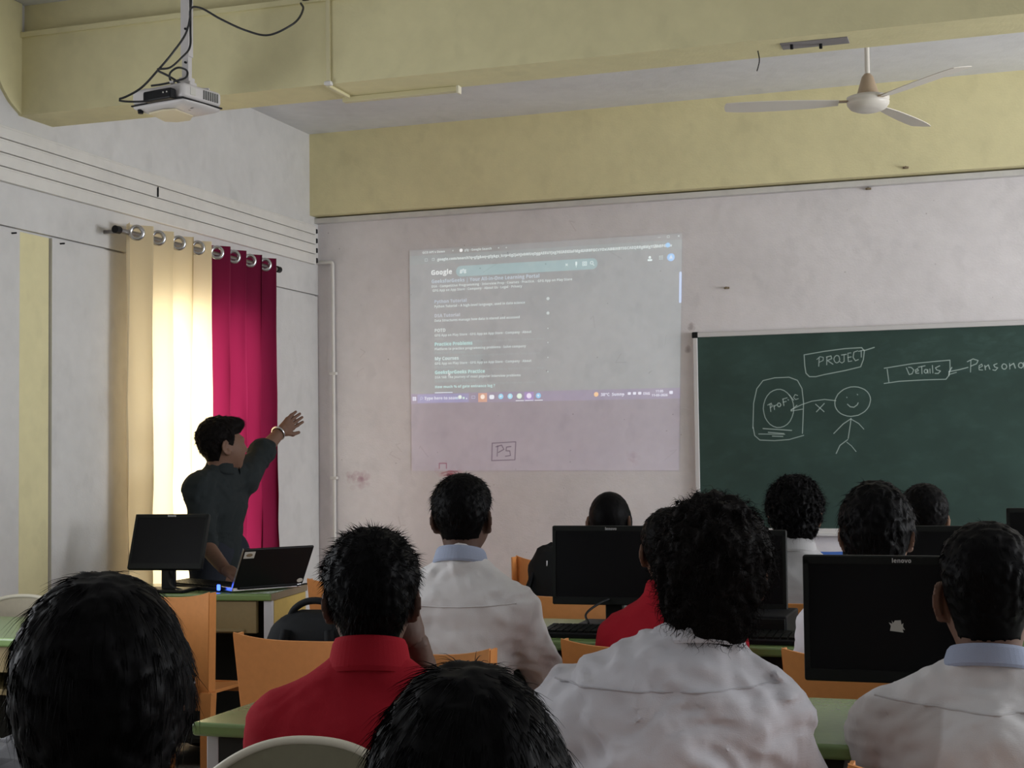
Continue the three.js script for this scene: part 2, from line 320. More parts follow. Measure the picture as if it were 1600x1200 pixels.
// windows: frame, bars, panes
WINDOWS.forEach((w, i) => {
  const left = w.wall === 'left', x = left ? xl - 0.16 : xr + 0.14, y0 = w.y - w.h / 2, y1 = w.y + w.h / 2, z0 = w.c - w.w / 2, z1 = w.c + w.w / 2, f = 0.045;
  const fr = struct('window_' + (i + 1), [bb(x - 0.03, x + 0.03, y0, y0 + f, z0, z1), bb(x - 0.03, x + 0.03, y1 - f, y1, z0, z1), bb(x - 0.03, x + 0.03, y0, y1, z0, z0 + f), bb(x - 0.03, x + 0.03, y0, y1, z1 - f, z1), bb(x - 0.02, x + 0.02, y0, y1, w.c - 0.02, w.c + 0.02)], M.frame);
  for (const s of [-1, 1]) mesh('pane', bb(x - 0.002, x + 0.002, y0 + f, y1 - f, w.c + (s < 0 ? -w.w / 2 + f : 0.02), w.c + (s < 0 ? -0.02 : w.w / 2 - f)), M.glass, fr);
});

// ---------------------------------------------------------------- chalkboard
const BX0 = -1.62, BX1 = 0.82, BY0 = 0.905, BY1 = 1.965;
{
  const px = 800, cv = document.createElement('canvas'); cv.width = Math.round((BX1 - BX0) * px); cv.height = Math.round((BY1 - BY0) * px);
  const c = cv.getContext('2d'), im = c.createImageData(cv.width, cv.height);
  for (let j = 0; j < cv.height; j++) for (let i = 0; i < cv.width; i++) {
    const x = i / px, y = j / px, n = fbm(x * 2.4, y * 2.4, 4), d = Math.max(0, fbm(x * 5 + 30, y * 9, 4)) * 0.9, k = (j * cv.width + i) * 4, g = noise2(x * 300, y * 300) * 2;
    im.data[k] = 36 + 7 * n + 12 * d + g; im.data[k + 1] = 60 + 8 * n + 12 * d + g; im.data[k + 2] = 53 + 8 * n + 12 * d + g; im.data[k + 3] = 255;
  }
  c.putImageData(im, 0, 0);
  const X = (x) => (x - BX0) * px, Y = (y) => (BY1 - y) * px;
  for (let i = 0; i < 70; i++) { const x = rr(-0.6, 0.2), y = rr(1.72, 1.93); drawStrokes(c, [[x, y, x + rr(-0.1, 0.1), y + rr(-0.03, 0.03)]], X, Y, 'rgba(150,170,165,0.03)', rr(8, 22)); }
  drawStrokes(c, CHALK, X, Y, 'rgba(176,190,184,0.5)', 4.6, 0.5);
  drawStrokes(c, CHALK, X, Y, 'rgba(196,206,200,0.55)', 2.8, 1.0);
  const t = new THREE.CanvasTexture(cv); t.colorSpace = THREE.SRGBColorSpace; t.magFilter = THREE.LinearFilter;
  const board = thing('chalkboard', 'large green chalkboard with chalk drawings on the front wall', 'chalkboard', [(BX0 + BX1) / 2, BY0, zf]);
  const W = BX1 - BX0, H = BY1 - BY0;
  const face = new THREE.BoxGeometry(W, H, 0.02).translate(0, H / 2, 0.018);
  mesh('board_surface', face, new THREE.MeshStandardMaterial({ map: t, roughness: 0.7 }), board).userData.label = 'green board surface with white chalk writing and stick figure';
  mesh('frame_top', rb(W + 0.03, 0.026, 0.034, 0, H + 0.012, 0.018, 0.004), M.chalkRail, board);
  for (const s of [-1, 1]) mesh('frame_side', rb(0.026, H, 0.034, s * (W / 2 + 0.012), H / 2, 0.018, 0.004), M.chalkRail, board);
  for (const s of [-1, 1]) mesh('corner_cap', rb(0.034, 0.034, 0.04, s * (W / 2 + 0.012), H + 0.012, 0.018, 0.006), M.dark, board);
  mesh('chalk_rail', [rb(W + 0.03, 0.03, 0.03, 0, -0.012, 0.016, 0.004), rb(W + 0.03, 0.012, 0.07, 0, -0.03, 0.036, 0.003)], M.chalkRail, board);
}

// ---------------------------------------------------------------- picture thrown on the wall by the projector
{
  const SW = 1600, SH = 900, GH = 390, cv = document.createElement('canvas'); cv.width = SW; cv.height = SH + GH;
  const c = cv.getContext('2d');
  const box = (x, y, w, hh, col, r = 0) => { c.fillStyle = col; c.beginPath(); c.roundRect(x, y, w, hh, r); c.fill(); };
  const text = (s, x, y, size, col = '#cfe0e0', bold = false) => { c.fillStyle = col; c.font = 'bold ' + Math.round(size * 1.08) + 'px sans-serif'; c.fillText(s, x, y); };
  box(0, 0, SW, SH + GH, 'rgb(44,32,74)');
  box(0, 0, SW, SH, 'rgb(76,98,104)');
  box(0, 0, SW, 34, 'rgb(62,80,86)'); box(255, 2, 300, 32, 'rgb(34,58,60)', 8);
  box(0, 34, SW, 52, 'rgb(76,104,108)');
  text('GCD API v Down', 80, 24, 17); text('×', 262, 24, 20); c.fillStyle = '#fff'; c.beginPath(); c.arc(318, 18, 10, 0, 7); c.fill();
  text('gfg - Google Search', 338, 24, 17); text('×', 540, 24, 18); text('+', 585, 26, 20);
  text('—', 1465, 20, 16); c.strokeStyle = '#cfe0e0'; c.lineWidth = 2; c.strokeRect(1518, 8, 12, 12); text('×', 1575, 22, 22);
  text('←', 12, 70, 22); text('→', 56, 70, 22, '#7f9494'); c.strokeRect(96, 54, 15, 15); c.strokeRect(140, 54, 13, 13);
  text('google.com/search?q=gfg&oq=gfg&gs_lcrp=EgZjaHJvbWUqDggAEEUYJxg7GIAEGIoFMg4IABBFGCcYOxiABBiKBTIGCAEQRRg8MgYIAhBFGDw', 172, 70, 19, '#dcefef');
  text('☆', 1395, 70, 20); c.beginPath(); c.arc(1452, 62, 9, 0, 7); c.stroke(); c.fillStyle = '#5fc0ff'; c.beginPath(); c.arc(1522, 60, 13, 0, 7); c.fill(); text('⋮', 1570, 70, 22);
  text('Google', 132, 152, 36, '#f4ffff', true);
  box(286, 108, 840, 62, 'rgb(96,152,158)', 31); text('gfg', 310, 146, 24, '#f0ffff', true);
  text('×', 938, 148, 30, '#e6ffff'); box(998, 122, 9, 22, '#e6ffff', 4); box(1001, 146, 3, 8, '#e6ffff'); c.strokeStyle = '#e6ffff'; c.lineWidth = 3; c.strokeRect(1040, 126, 22, 20); c.beginPath(); c.arc(1051, 136, 5, 0, 7); c.stroke(); c.beginPath(); c.arc(1092, 133, 8, 0, 7); c.moveTo(1098, 140); c.lineTo(1106, 150); c.stroke();
  c.fillStyle = '#e6ffff'; c.beginPath(); c.arc(1422, 122, 7, 0, 7); c.fill(); box(1410, 132, 25, 10, '#e6ffff', 3);
  for (let i = 0; i < 3; i++) for (let j = 0; j < 3; j++) box(1474 + i * 8, 116 + j * 8, 5, 5, '#b9d0d0');
  c.fillStyle = '#64baff'; c.beginPath(); c.arc(1540, 128, 21, 0, 7); c.fill(); text('A', 1532, 137, 24, '#f4ffff');
  box(1588, 210, 12, 170, '#b0d0ff', 5);
  text('GeeksforGeeks | Your All-in-One Learning Portal', 134, 200, 26, '#a9c4d6');
  text('DSA · Competitive Programming · Interview Prep · Courses · Practice. · GFG App on Play Store', 134, 226, 18, '#c9dcdc');
  text('GFG App on App Store · Company · About Us · Legal · Privacy', 140, 250, 18, '#c9dcdc');
  [['Python Tutorial', 'Python Tutorial – A high-level language, used in data science', 318, '#9fb8cc', 0], ['DSA Tutorial', 'Data Structures manage how data is stored and accessed', 400, '#a9bccb', 0], ['POTD', 'GFG App on Play Store · GFG App on App Store · Company · About', 486, '#cfe4e4', 1],
    ['Practice Problems', 'Platform to practice programming problems · Solve company', 566, '#a8f2ee', 2], ['My Courses', 'GFG App on Play Store · GFG App on App Store · Company · About', 650, '#cdeeee', 2], ['GeeksforGeeks Practice', 'DSA 160: The journey of most popular interview problems', 730, '#b4f6f2', 3]].forEach(([a, b, y, col, ghost]) => {
    if (ghost > 1) box(146, y - 26, 300, 78, 'rgba(70,140,140,0.18)', 10);
    text(a, 150, y, 25, col, ghost > 1); text(b, 150, y + 26, 18, '#c6dcdc');
    if (ghost) { text(a, 150, y + 48, 20, 'rgba(150,190,190,0.35)'); text(b, 320, y + 66, 15, 'rgba(150,190,190,0.3)'); }
    c.fillStyle = '#bcd0d0'; c.beginPath(); c.arc(838, y + 4, ghost ? 4 : 9, 0, 7); c.fill();
  });
  text('How much % of gate entrance log ?', 150, 812, 20, '#b4f0ee'); box(150, 836, 110, 5, '#cfe6ff');
  box(0, 842, SW, 58, 'rgb(72,62,118)'); box(40, 846, 320, 50, 'rgb(84,92,164)');
  for (const [i, j] of [[0, 0], [1, 0], [0, 1], [1, 1]]) box(10 + i * 12, 860 + j * 12, 10, 10, '#dfe8ff');
  c.strokeStyle = '#d7e4ff'; c.lineWidth = 2; c.beginPath(); c.arc(66, 868, 7, 0, 7); c.moveTo(61, 874); c.lineTo(55, 882); c.stroke(); text('Type here to search', 84, 878, 22, '#e2ecff');
  box(296, 856, 20, 20, '#e8fff0', 6); box(322, 866, 12, 12, '#c0ffe0', 5); text('•', 280, 884, 24, '#9fe0ff'); text('•', 342, 886, 24, '#d0f0ff');
  c.strokeRect(378, 862, 20, 14); box(418, 846, 54, 52, 'rgb(196,120,70)'); c.fillStyle = '#ffeedd'; c.beginPath(); c.arc(445, 868, 13, 0, 7); c.fill(); box(486, 858, 30, 24, '#e8f4ff', 8);
  for (const [x, col] of [[556, '#4fd2ff'], [612, '#7fe0ff'], [668, '#d8ffe0'], [726, '#e8d8ff'], [782, '#40c4ff']]) { if (col === '#e8d8ff') box(698, 846, 56, 50, 'rgb(110,60,170)'); c.fillStyle = col; c.beginPath(); c.arc(x, 868, 15, 0, 7); c.fill(); box(x - 6, 862, 10, 10, '#ffffff', 4); }
  box(646, 892, 50, 4, '#e8f4ff'); box(702, 892, 50, 4, '#e8f4ff'); box(760, 892, 48, 4, '#e8f4ff');
  c.fillStyle = '#ffc070'; c.beginPath(); c.arc(1122, 868, 13, 0, 7); c.fill(); text('38°C  Sunny', 1148, 878, 22, '#e6ecff'); text('^', 1274, 882, 22, '#e6ecff');
  for (const x of [1304, 1334, 1364]) box(x, 860, 18, 14, '#e6ecff', 3); text('ENG', 1392, 876, 18, '#e6ecff'); text('11:05', 1462, 864, 17, '#e6ecff'); text('11-05-2026', 1440, 886, 17, '#e6ecff'); box(1540, 858, 20, 16, '#e6ecff', 3);
  c.fillStyle = '#ffffff'; c.beginPath(); c.moveTo(236, 722); c.lineTo(236, 742); c.lineTo(241, 737); c.lineTo(248, 738); c.closePath(); c.fill();
  const t = new THREE.CanvasTexture(cv); t.colorSpace = THREE.SRGBColorSpace; t.magFilter = THREE.LinearFilter; t.channel = 1;
  // corners on the wall: top left, top right, bottom left, bottom right of the light patch
  const A = [-3.354, 2.552], B = [-1.700, 2.556], C2 = [-3.352, 1.238], D2 = [-1.742, 1.226], n = 16, pos = [], uv = [], uv1 = [], idx = [];
  for (let j = 0; j <= n; j++) for (let i = 0; i <= n; i++) {
    const u = i / n, v = j / n, x = lerp(lerp(A[0], B[0], u), lerp(C2[0], D2[0], u), v), y = lerp(lerp(A[1], B[1], u), lerp(C2[1], D2[1], u), v);
    pos.push(x, y, zf + 0.003); uv.push(x, y); uv1.push(u, 1 - v);
    if (i < n && j < n) { const a = j * (n + 1) + i; idx.push(a, a + n + 1, a + 1, a + 1, a + n + 1, a + n + 2); }
  }
  const g = new THREE.BufferGeometry(); g.setAttribute('position', new THREE.Float32BufferAttribute(pos, 3)); g.setAttribute('uv', new THREE.Float32BufferAttribute(uv, 2)); g.setAttribute('uv1', new THREE.Float32BufferAttribute(uv1, 2)); g.setIndex(idx); g.computeVertexNormals();
  tag(mesh('projected_screen', g, new THREE.MeshStandardMaterial({ color: rgb(0.77, 0.745, 0.765), map: frontMap, roughness: 0.7, emissive: rgb(1, 1, 1), emissiveMap: t, emissiveIntensity: 0.62 })), 'faint projected browser search page shining on the front wall', 'projection');
}
// ---------------------------------------------------------------- curtains
function curtain(name, label, mat, z0, z1, folds, phase, flare) {
  const g = thing(name, label, 'curtain', [-3.86, 0, (z0 + z1) / 2]);
  const nz = folds * 22, ny = 60, top = 2.43, bottom = 0.18, pos = [], uv = [], idx = [], mid = (z0 + z1) / 2, L = z1 - z0;
  for (let j = 0; j <= ny; j++) for (let i = 0; i <= nz; i++) {
    const s = i / nz, v = j / ny, y = lerp(top, bottom, v);
    let z = lerp(z0, z1, s) - mid; z *= 1 + flare * v; z += 0.012 * v * Math.sin(s * 23 + v * 3) + 0.01 * noise2(s * 6 + phase, v * 2);
    const a = s * folds * Math.PI * 2 + phase + 0.5 * v * noise2(s * 3, v * 1.4 + phase);
    const amp = 0.042 * (1 + 0.35 * v * noise2(s * 5, phase));
    const x = amp * Math.sin(a) + 0.008 * v * noise2(s * 14 + 3, v * 5);
    pos.push(x, y, z + 0.012 * Math.sin(2 * a)); uv.push(s * L * 1.7, y);
    if (i < nz && j < ny) { const k = j * (nz + 1) + i; idx.push(k, k + nz + 1, k + 1, k + 1, k + nz + 1, k + nz + 2); }
  }
  const geo = new THREE.BufferGeometry(); geo.setAttribute('position', new THREE.Float32BufferAttribute(pos, 3)); geo.setAttribute('uv', new THREE.Float32BufferAttribute(uv, 2)); geo.setIndex(idx); geo.computeVertexNormals();
  mesh('cloth', geo, mat, g);
  for (let k = 0; k < folds; k++) {                       // eyelets sit on the face of every fold that looks into the room
    const s = (k + 0.75 - phase / (2 * Math.PI)) / folds; if (s < 0 || s > 1) continue;
    const ring = new THREE.TorusGeometry(0.029, 0.0095, 8, 24); ring.rotateY(0.62).translate(0.03, 2.383, lerp(z0, z1, s) - mid + 0.03);
    mesh('eyelet', metreUV(ring), M.steel, g).userData.label = 'chrome eyelet ring';
  }
  return g;
}
curtain('curtain', 'sheer cream curtain hanging over the sunlit window', M.curtainCream, -6.63, -5.90, 4, 0.3, 0.05);
curtain('curtain', 'dark maroon curtain hanging beside the cream one', M.curtainMaroon, -7.33, -6.64, 4, 0.3, 0.02);
{
  const g = thing('curtain_rod', 'dark metal curtain rod over the window', 'curtain rod', [-3.86, 2.383, -6.6]);
  mesh('rod', cy(0.0125, 0.0125, 1.56, 0, 0, 0, 14).rotateX(Math.PI / 2), M.rod, g);
  for (const s of [-1, 1]) { mesh('finial', cy(0.018, 0.018, 0.035, 0, 0, 0, 14).rotateX(Math.PI / 2).translate(0, 0, s * 0.79), M.black, g); mesh('bracket', [rb(0.12, 0.018, 0.018, -0.06, 0, s * 0.745, 0.003), rb(0.008, 0.07, 0.04, -0.115, 0, s * 0.745, 0.002)], M.rod, g); }
}

// ---------------------------------------------------------------- projector on its pole, cables, socket strip
{
  const g = thing('projector', 'white ceiling projector on a pole in front of the beam', 'projector', [-2.972, 2.655, -4.872]);
  g.rotation.y = -0.2;
  const W = 0.262, L = 0.215;
  mesh('top_shell', rb(W, 0.058, L, 0, 0.042, 0, 0.016, 3), M.projector, g);
  mesh('seam', rb(W + 0.004, 0.006, L + 0.004, 0, 0.010, 0, 0.003), M.black, g);
  const under = new THREE.SphereGeometry(1, 40, 20, 0, Math.PI * 2, Math.PI / 2, Math.PI / 2), p = under.attributes.position;
  for (let i = 0; i < p.count; i++) { const x = p.getX(i), y = p.getY(i), z = p.getZ(i), m = Math.max(Math.abs(x), Math.abs(z)) || 1, r = Math.hypot(x, z), k = r > 1e-6 ? lerp(1, r / m, 0.85) : 1; p.setXYZ(i, x * k * W / 2, Math.pow(Math.abs(y), 0.75) * -0.028 + 0.008, z * k * L / 2); }
  under.computeVertexNormals();
  mesh('underside', metreUV(under), M.projector, g);
  const st = new THREE.Shape(); st.moveTo(-0.09, -0.05); st.lineTo(-0.05, 0.075); st.lineTo(0.03, 0.085); st.lineTo(0.07, 0.07); st.lineTo(0.055, -0.04); st.lineTo(0.0, -0.085); st.lineTo(-0.06, -0.08); st.closePath();
  mesh('underside_cover', metreUV(new THREE.ExtrudeGeometry(st, { depth: 0.004, bevelEnabled: true, bevelSize: 0.004, bevelThickness: 0.002, bevelSegments: 2 }).rotateX(Math.PI / 2).translate(-0.015, -0.0165, 0)), M.projectorStain, g).userData.label = 'yellowed lower cover';
  for (let i = 0; i < 7; i++) mesh('vent_slat', rb(0.004, 0.034, 0.007, W / 2 + 0.001, 0.042, -0.005 - i * 0.0125, 0.001), M.vent, g);
  mesh('vent_grille', rb(0.003, 0.03, 0.03, W / 2, 0.043, 0.055, 0.001), M.paper, g);
  mesh('adapter_box', rb(0.14, 0.04, 0.034, 0.03, 0.026, L / 2 + 0.018, 0.008), M.black, g).userData.label = 'black plastic adapter box';
  for (const x of [0.065, 0.083]) mesh('adapter_port', cy(0.003, 0.003, 0.004, 0, 0, 0, 10).rotateX(Math.PI / 2).translate(x, 0.03, L / 2 + 0.035), M.paper, g);
  mesh('lens', [cy(0.034, 0.034, 0.03, 0, 0, 0, 24).rotateX(Math.PI / 2).translate(0.06, 0.04, -L / 2 - 0.01)], M.black, g);
  mesh('foot', [cy(0.012, 0.010, 0.014, -0.1, -0.012, 0.09, 12)], M.dark, g);
  mesh('mark', [rb(0.05, 0.002, 0.006, 0.085, -0.012, 0.03, 0.001), rb(0.02, 0.002, 0.012, 0.075, -0.0145, 0.02, 0.001)], M.vent, g);
  for (const a of [0.5, 2.1, 3.7, 5.3]) mesh('mount_arm', rb(0.13, 0.008, 0.016, 0.06, 0, 0, 0.002).rotateY(a).translate(0, 0.078, 0), M.projector, g);
}
{
  const g = thing('projector_pole', 'white square metal pole holding the projector', 'pole', [-2.945, 2.738, -4.90]);
  mesh('outer_tube', rb(0.036, 0.42, 0.036, 0, 0.335, 0, 0.003), M.projector, g);
  mesh('inner_tube', rb(0.029, 0.20, 0.029, 0, 0.08, 0, 0.003), M.projector, g);
  mesh('bracket', [rb(0.06, 0.03, 0.05, 0, 0.012, 0, 0.005), rb(0.045, 0.02, 0.045, 0, 0.035, 0, 0.004)], M.projector, g);
  for (const y of [0.1, 0.23, 0.36]) mesh('bolt', cy(0.0045, 0.0045, 0.008, 0, 0, 0, 8).rotateX(Math.PI / 2).translate(0.006, y, 0.02), M.dark, g);
  mesh('ceiling_plate', rb(0.12, 0.008, 0.12, 0, CH - 2.738 - 0.006, 0, 0.002), M.projector, g);
}
const cableSets = [
  ['black mains cable drooping from socket strip to projector pole', [[-2.59, 3.11, -5.16], [-2.53, 3.05, -5.06], [-2.505, 2.95, -4.92], [-2.578, 2.901, -4.862], [-2.653, 2.919, -4.836], [-2.752, 2.969, -4.821], [-2.841, 3.022, -4.82], [-2.892, 3.03, -4.84], [-2.91, 2.993, -4.865]]],
  ['black cable looping left of the projector pole into adapter box', [[-2.912, 3.25, -4.875], [-2.906, 3.05, -4.865], [-2.915, 2.949, -4.85], [-2.942, 2.855, -4.795], [-2.983, 2.787, -4.763], [-3.033, 2.709, -4.719], [-3.09, 2.676, -4.701], [-3.115, 2.667, -4.693], [-3.10, 2.662, -4.70], [-3.05, 2.661, -4.725], [-2.99, 2.665, -4.745]]],
  ['black cable with a sharp kink above the projector', [[-2.915, 3.25, -4.87], [-2.91, 2.961, -4.868], [-2.908, 2.889, -4.86], [-2.911, 2.835, -4.806], [-2.945, 2.792, -4.776], [-2.972, 2.779, -4.737], [-2.970, 2.774, -4.735], [-2.936, 2.755, -4.749], [-2.907, 2.733, -4.781], [-2.909, 2.725, -4.82]]],
  ['black cable tied in a round loop on top of projector', [[-3.038, 2.738, -4.80], [-2.981, 2.735, -4.785], [-2.908, 2.735, -4.761], [-2.871, 2.748, -4.772], [-2.878, 2.778, -4.787], [-2.899, 2.784, -4.76], [-2.927, 2.765, -4.752], [-2.93, 2.745, -4.753], [-2.942, 2.735, -4.802]]],
];
for (const [label, pts] of cableSets) tag(mesh('cable', tube(pts, 0.0042, 70, 6), M.cable), label, 'cable');
{
  const g = thing('socket_strip', 'white multi socket strip on the beam above the conduit', 'socket', [-2.53, 3.165, -5.245]);
  mesh('housing', rb(0.17, 0.055, 0.04, 0, 0, 0.005, 0.006), M.pvc, g);
  for (let i = 0; i < 4; i++) mesh('switch', rb(0.018, 0.03, 0.008, -0.04 + i * 0.032, 0, 0.028, 0.003), M.panelWhite, g);
  mesh('plug', [rb(0.035, 0.04, 0.035, -0.062, -0.01, 0.045, 0.008)], M.black, g);
}

// ---------------------------------------------------------------- ceiling fan
{
  const g = thing('ceiling_fan', 'white ceiling fan on a short rod before the yellow beam', 'fan', [-0.55, 2.87, -6.7]);
  const lathe = (pts) => metreUV(new THREE.LatheGeometry(pts.map(([r, y]) => new THREE.Vector2(r, y)), 40));
  mesh('motor_housing', lathe([[0, -0.032], [0.05, -0.030], [0.078, -0.018], [0.092, 0.0], [0.094, 0.012], [0.088, 0.016], [0.094, 0.022], [0.094, 0.034], [0.07, 0.042], [0, 0.044]]), M.fan, g);
  mesh('canopy', lathe([[0.052, 0.042], [0.045, 0.06], [0.036, 0.09], [0.026, 0.125], [0.014, 0.14], [0, 0.141]]), M.fanBrown, g);
  mesh('down_rod', cy(0.011, 0.011, 0.29, 0, 0.27, 0, 12), M.fan, g);
  mesh('ceiling_cup', lathe([[0.012, 0.34], [0.03, 0.36], [0.05, 0.40], [0.055, CH - 2.87]]), M.fan, g);
  const s = new THREE.Shape(); s.moveTo(0, -0.03); s.lineTo(0.1, -0.05); s.bezierCurveTo(0.3, -0.072, 0.45, -0.07, 0.50, -0.05); s.quadraticCurveTo(0.515, 0, 0.5, 0.045); s.bezierCurveTo(0.4, 0.06, 0.2, 0.055, 0, 0.03); s.closePath();
  for (const a of [3.35, 3.35 + 2.094, 3.35 + 4.189]) {
    const bl = mesh('blade', metreUV(new THREE.ExtrudeGeometry(s, { depth: 0.003, bevelEnabled: false }).rotateX(-Math.PI / 2 + 0.16).translate(0.13, 0.012, 0).rotateY(a)), M.fan, g);
    mesh('blade_arm', rb(0.1, 0.006, 0.03, 0.12, 0.018, 0, 0.002).rotateY(a), M.fanBrown, bl);
  }
}

// ---------------------------------------------------------------- tables
function table(label, x0, x1, z0, z1, o = {}) {       // z0 is the edge on the sitters' side
  const g = thing('classroom_table', label, 'table', [(x0 + x1) / 2, 0, (z0 + z1) / 2], o.turn ?? 0), w = x1 - x0, d = z0 - z1, h = 0.75;
  mesh('tabletop', rb(w, 0.03, d, 0, h - 0.015, 0, 0.009, 3), M.green, g);
  for (const s of [-1, 1]) mesh('side_panel', rb(0.03, h - 0.03, d - 0.06, s * (w / 2 - 0.03), (h - 0.03) / 2, -0.01, 0.003), o.side ?? M.panelWhite, g);
  mesh('apron', rb(w - 0.08, o.apron ?? 0.1, 0.018, 0, h - 0.03 - (o.apron ?? 0.1) / 2, d / 2 - (o.inset ?? 0.05), 0.003), o.apronMat ?? M.panelDark, g);
  mesh('back_panel', rb(w - 0.09, 0.5, 0.016, 0, 0.45, -d / 2 + 0.05, 0.003), o.back ?? M.panelDark, g);
  return g;
}
table('green topped table at the red shirt man with a bare left end', -1.70, -0.52, -2.84, -3.44);
table('green topped table under the monitor with the torn sticker', -0.51, 0.69, -2.94, -3.50);
table('green topped table before the student in the sheer white shirt', -2.12, -0.92, -4.36, -4.96);
table('green topped table behind the big monitor, holding two monitors', -0.91, 0.60, -4.36, -4.96);
table('green topped table in the row closest to the chalkboard', -1.75, 0.65, -5.78, -6.38);
{
  const t = table('empty green topped table by the side wall with brown apron', -3.88, -2.86, -4.03, -4.60, { apronMat: M.cabinet, apron: 0.085, inset: 0.03, side: M.cream });
  mesh('shelf', rb(0.9, 0.02, 0.4, 0, 0.56, 0, 0.003), M.cabinet, t);
}
{ // teacher's desk
  const t = thing('teacher_desk', 'green topped desk with drawer and yellow side, carrying the laptop', 'desk', [-3.395, 0, -5.775], 0.15), w = 0.80, d = 0.49, h = 0.75;
  mesh('tabletop', rb(w, 0.03, d, 0, h - 0.015, 0, 0.008, 3), M.green, t);
  mesh('edge_strip', rb(0.006, 0.03, d - 0.01, w / 2 + 0.001, h - 0.015, 0, 0.002), M.edgeBrown, t);
  const dr = mesh('drawer', rb(w - 0.1, 0.135, 0.03, -0.02, h - 0.10, d / 2 - 0.03, 0.003), M.cabinet, t);
  mesh('drawer_pull', rb(w - 0.2, 0.012, 0.02, -0.02, h - 0.155, d / 2 - 0.012, 0.003), M.cabinet, dr);
  mesh('corner_post', rb(0.035, h - 0.03, 0.03, w / 2 - 0.02, (h - 0.03) / 2, d / 2 - 0.03, 0.003), M.panelWhite, t);
  mesh('side_panel', rb(0.02, h - 0.035, d - 0.06, w / 2 - 0.012, (h - 0.03) / 2, -0.02, 0.003), M.cabinetYellow, t);
  mesh('side_panel', rb(0.02, h - 0.035, d - 0.06, -w / 2 + 0.02, (h - 0.03) / 2, -0.02, 0.003), M.cabinetYellow, t);
  mesh('back_panel', rb(w - 0.06, h - 0.1, 0.016, 0, 0.36, -d / 2 + 0.04, 0.003), M.panelDark, t);
  mesh('foot_shelf', rb(w - 0.06, 0.02, d - 0.1, 0, 0.12, 0, 0.003), M.panelDark, t);
}

// ---------------------------------------------------------------- chairs (they face -z, backs towards the class)
function grid(nu, nv, f, thick) {                 // a curved sheet with thickness: f(u, v) -> point
  const pos = [], idx = [], P = [], N = [];
  for (let j = 0; j <= nv; j++) for (let i = 0; i <= nu; i++) P.push(f(i / nu, j / nv));
  const at = (i, j) => P[clamp(j, 0, nv) * (nu + 1) + clamp(i, 0, nu)];
  for (let j = 0; j <= nv; j++) for (let i = 0; i <= nu; i++) N.push(at(i + 1, j).clone().sub(at(i - 1, j)).cross(at(i, j + 1).clone().sub(at(i, j - 1))).normalize());
  for (const s of [0.5, -0.5]) P.forEach((p, k) => pos.push(...p.clone().addScaledVector(N[k], s * thick).toArray()));
  const n = (nu + 1) * (nv + 1), q = (a, b, c, d) => idx.push(a, b, c, c, b, d);
  for (let j = 0; j < nv; j++) for (let i = 0; i < nu; i++) { const a = j * (nu + 1) + i, c = a + nu + 1; q(a, a + 1, c, c + 1); q(n + a, n + c, n + a + 1, n + c + 1); }
  const rim = [];
  for (let i = 0; i < nu; i++) rim.push(i); for (let j = 0; j < nv; j++) rim.push(j * (nu + 1) + nu); for (let i = nu; i > 0; i--) rim.push(nv * (nu + 1) + i); for (let j = nv; j > 0; j--) rim.push(j * (nu + 1));
  rim.forEach((a, k) => { const b = rim[(k + 1) % rim.length]; q(a, n + a, b, n + b); });
  let g = new THREE.BufferGeometry(); g.setAttribute('position', new THREE.Float32BufferAttribute(pos, 3)); g.setIndex(idx);
  g = g.toNonIndexed(); g.computeVertexNormals();
  return g;
}
const softened = (g) => metreUV(g);
function legGeo(x0, z0, x1, z1, y0, w0, w1) {
  const g = new THREE.CylinderGeometry(w0 * 0.72, w1 * 0.72, y0, 4, 1).rotateY(Math.PI / 4).translate(0, y0 / 2, 0), p = g.attributes.position;
  for (let i = 0; i < p.count; i++) { const t = p.getY(i) / y0; p.setX(i, p.getX(i) + lerp(x1, x0, t)); p.setZ(i, p.getZ(i) + lerp(z1, z0, t)); }
  const q = g.toNonIndexed(); q.computeVertexNormals(); return metreUV(q);
}
function orangeChair(mat = M.orange) {
  const parts = new THREE.Group();
  const H0 = 0.40, H1 = 0.805;
  mesh('backrest', [softened(grid(18, 10, (u, v) => { const s = u * 2 - 1, w = lerp(0.185, 0.215, v); return V(s * w, lerp(H0, H1, v) + (v > 0.5 ? (v - 0.5) * 0.05 * (Math.abs(s) ** 3 - 0.3) : 0), 0.20 + 0.045 * v - 0.028 * (1 - s * s)); }, 0.008)),
    ...[-1, 1].map((s) => softened(grid(3, 8, (u, v) => V(s * (lerp(0.185, 0.215, v) - 0.002), lerp(H0 - 0.05, H1 + 0.012, v), 0.20 + 0.045 * v - 0.055 * (s > 0 ? u : 1 - u)), 0.007)))], mat, parts);
  mesh('seat', [softened(grid(12, 12, (u, v) => { const s = u * 2 - 1, w = lerp(0.215, 0.185, v); return V(s * w, 0.435 - 0.018 * (1 - s * s) - (v < 0.15 ? (0.15 - v) * 0.15 : 0), lerp(-0.22, 0.20, v)); }, 0.012)), bb(-0.2, 0.2, 0.385, 0.425, -0.19, -0.175), bb(-0.18, 0.18, 0.37, 0.42, 0.185, 0.2)], mat, parts);
  for (const s of [-1, 1]) { mesh('leg', legGeo(s * 0.185, -0.18, s * 0.2, -0.21, 0.42, 0.045, 0.028), mat, parts); mesh('leg', legGeo(s * 0.185, 0.195, s * 0.2, 0.25, 0.44, 0.045, 0.028), mat, parts); }
  return parts;
}
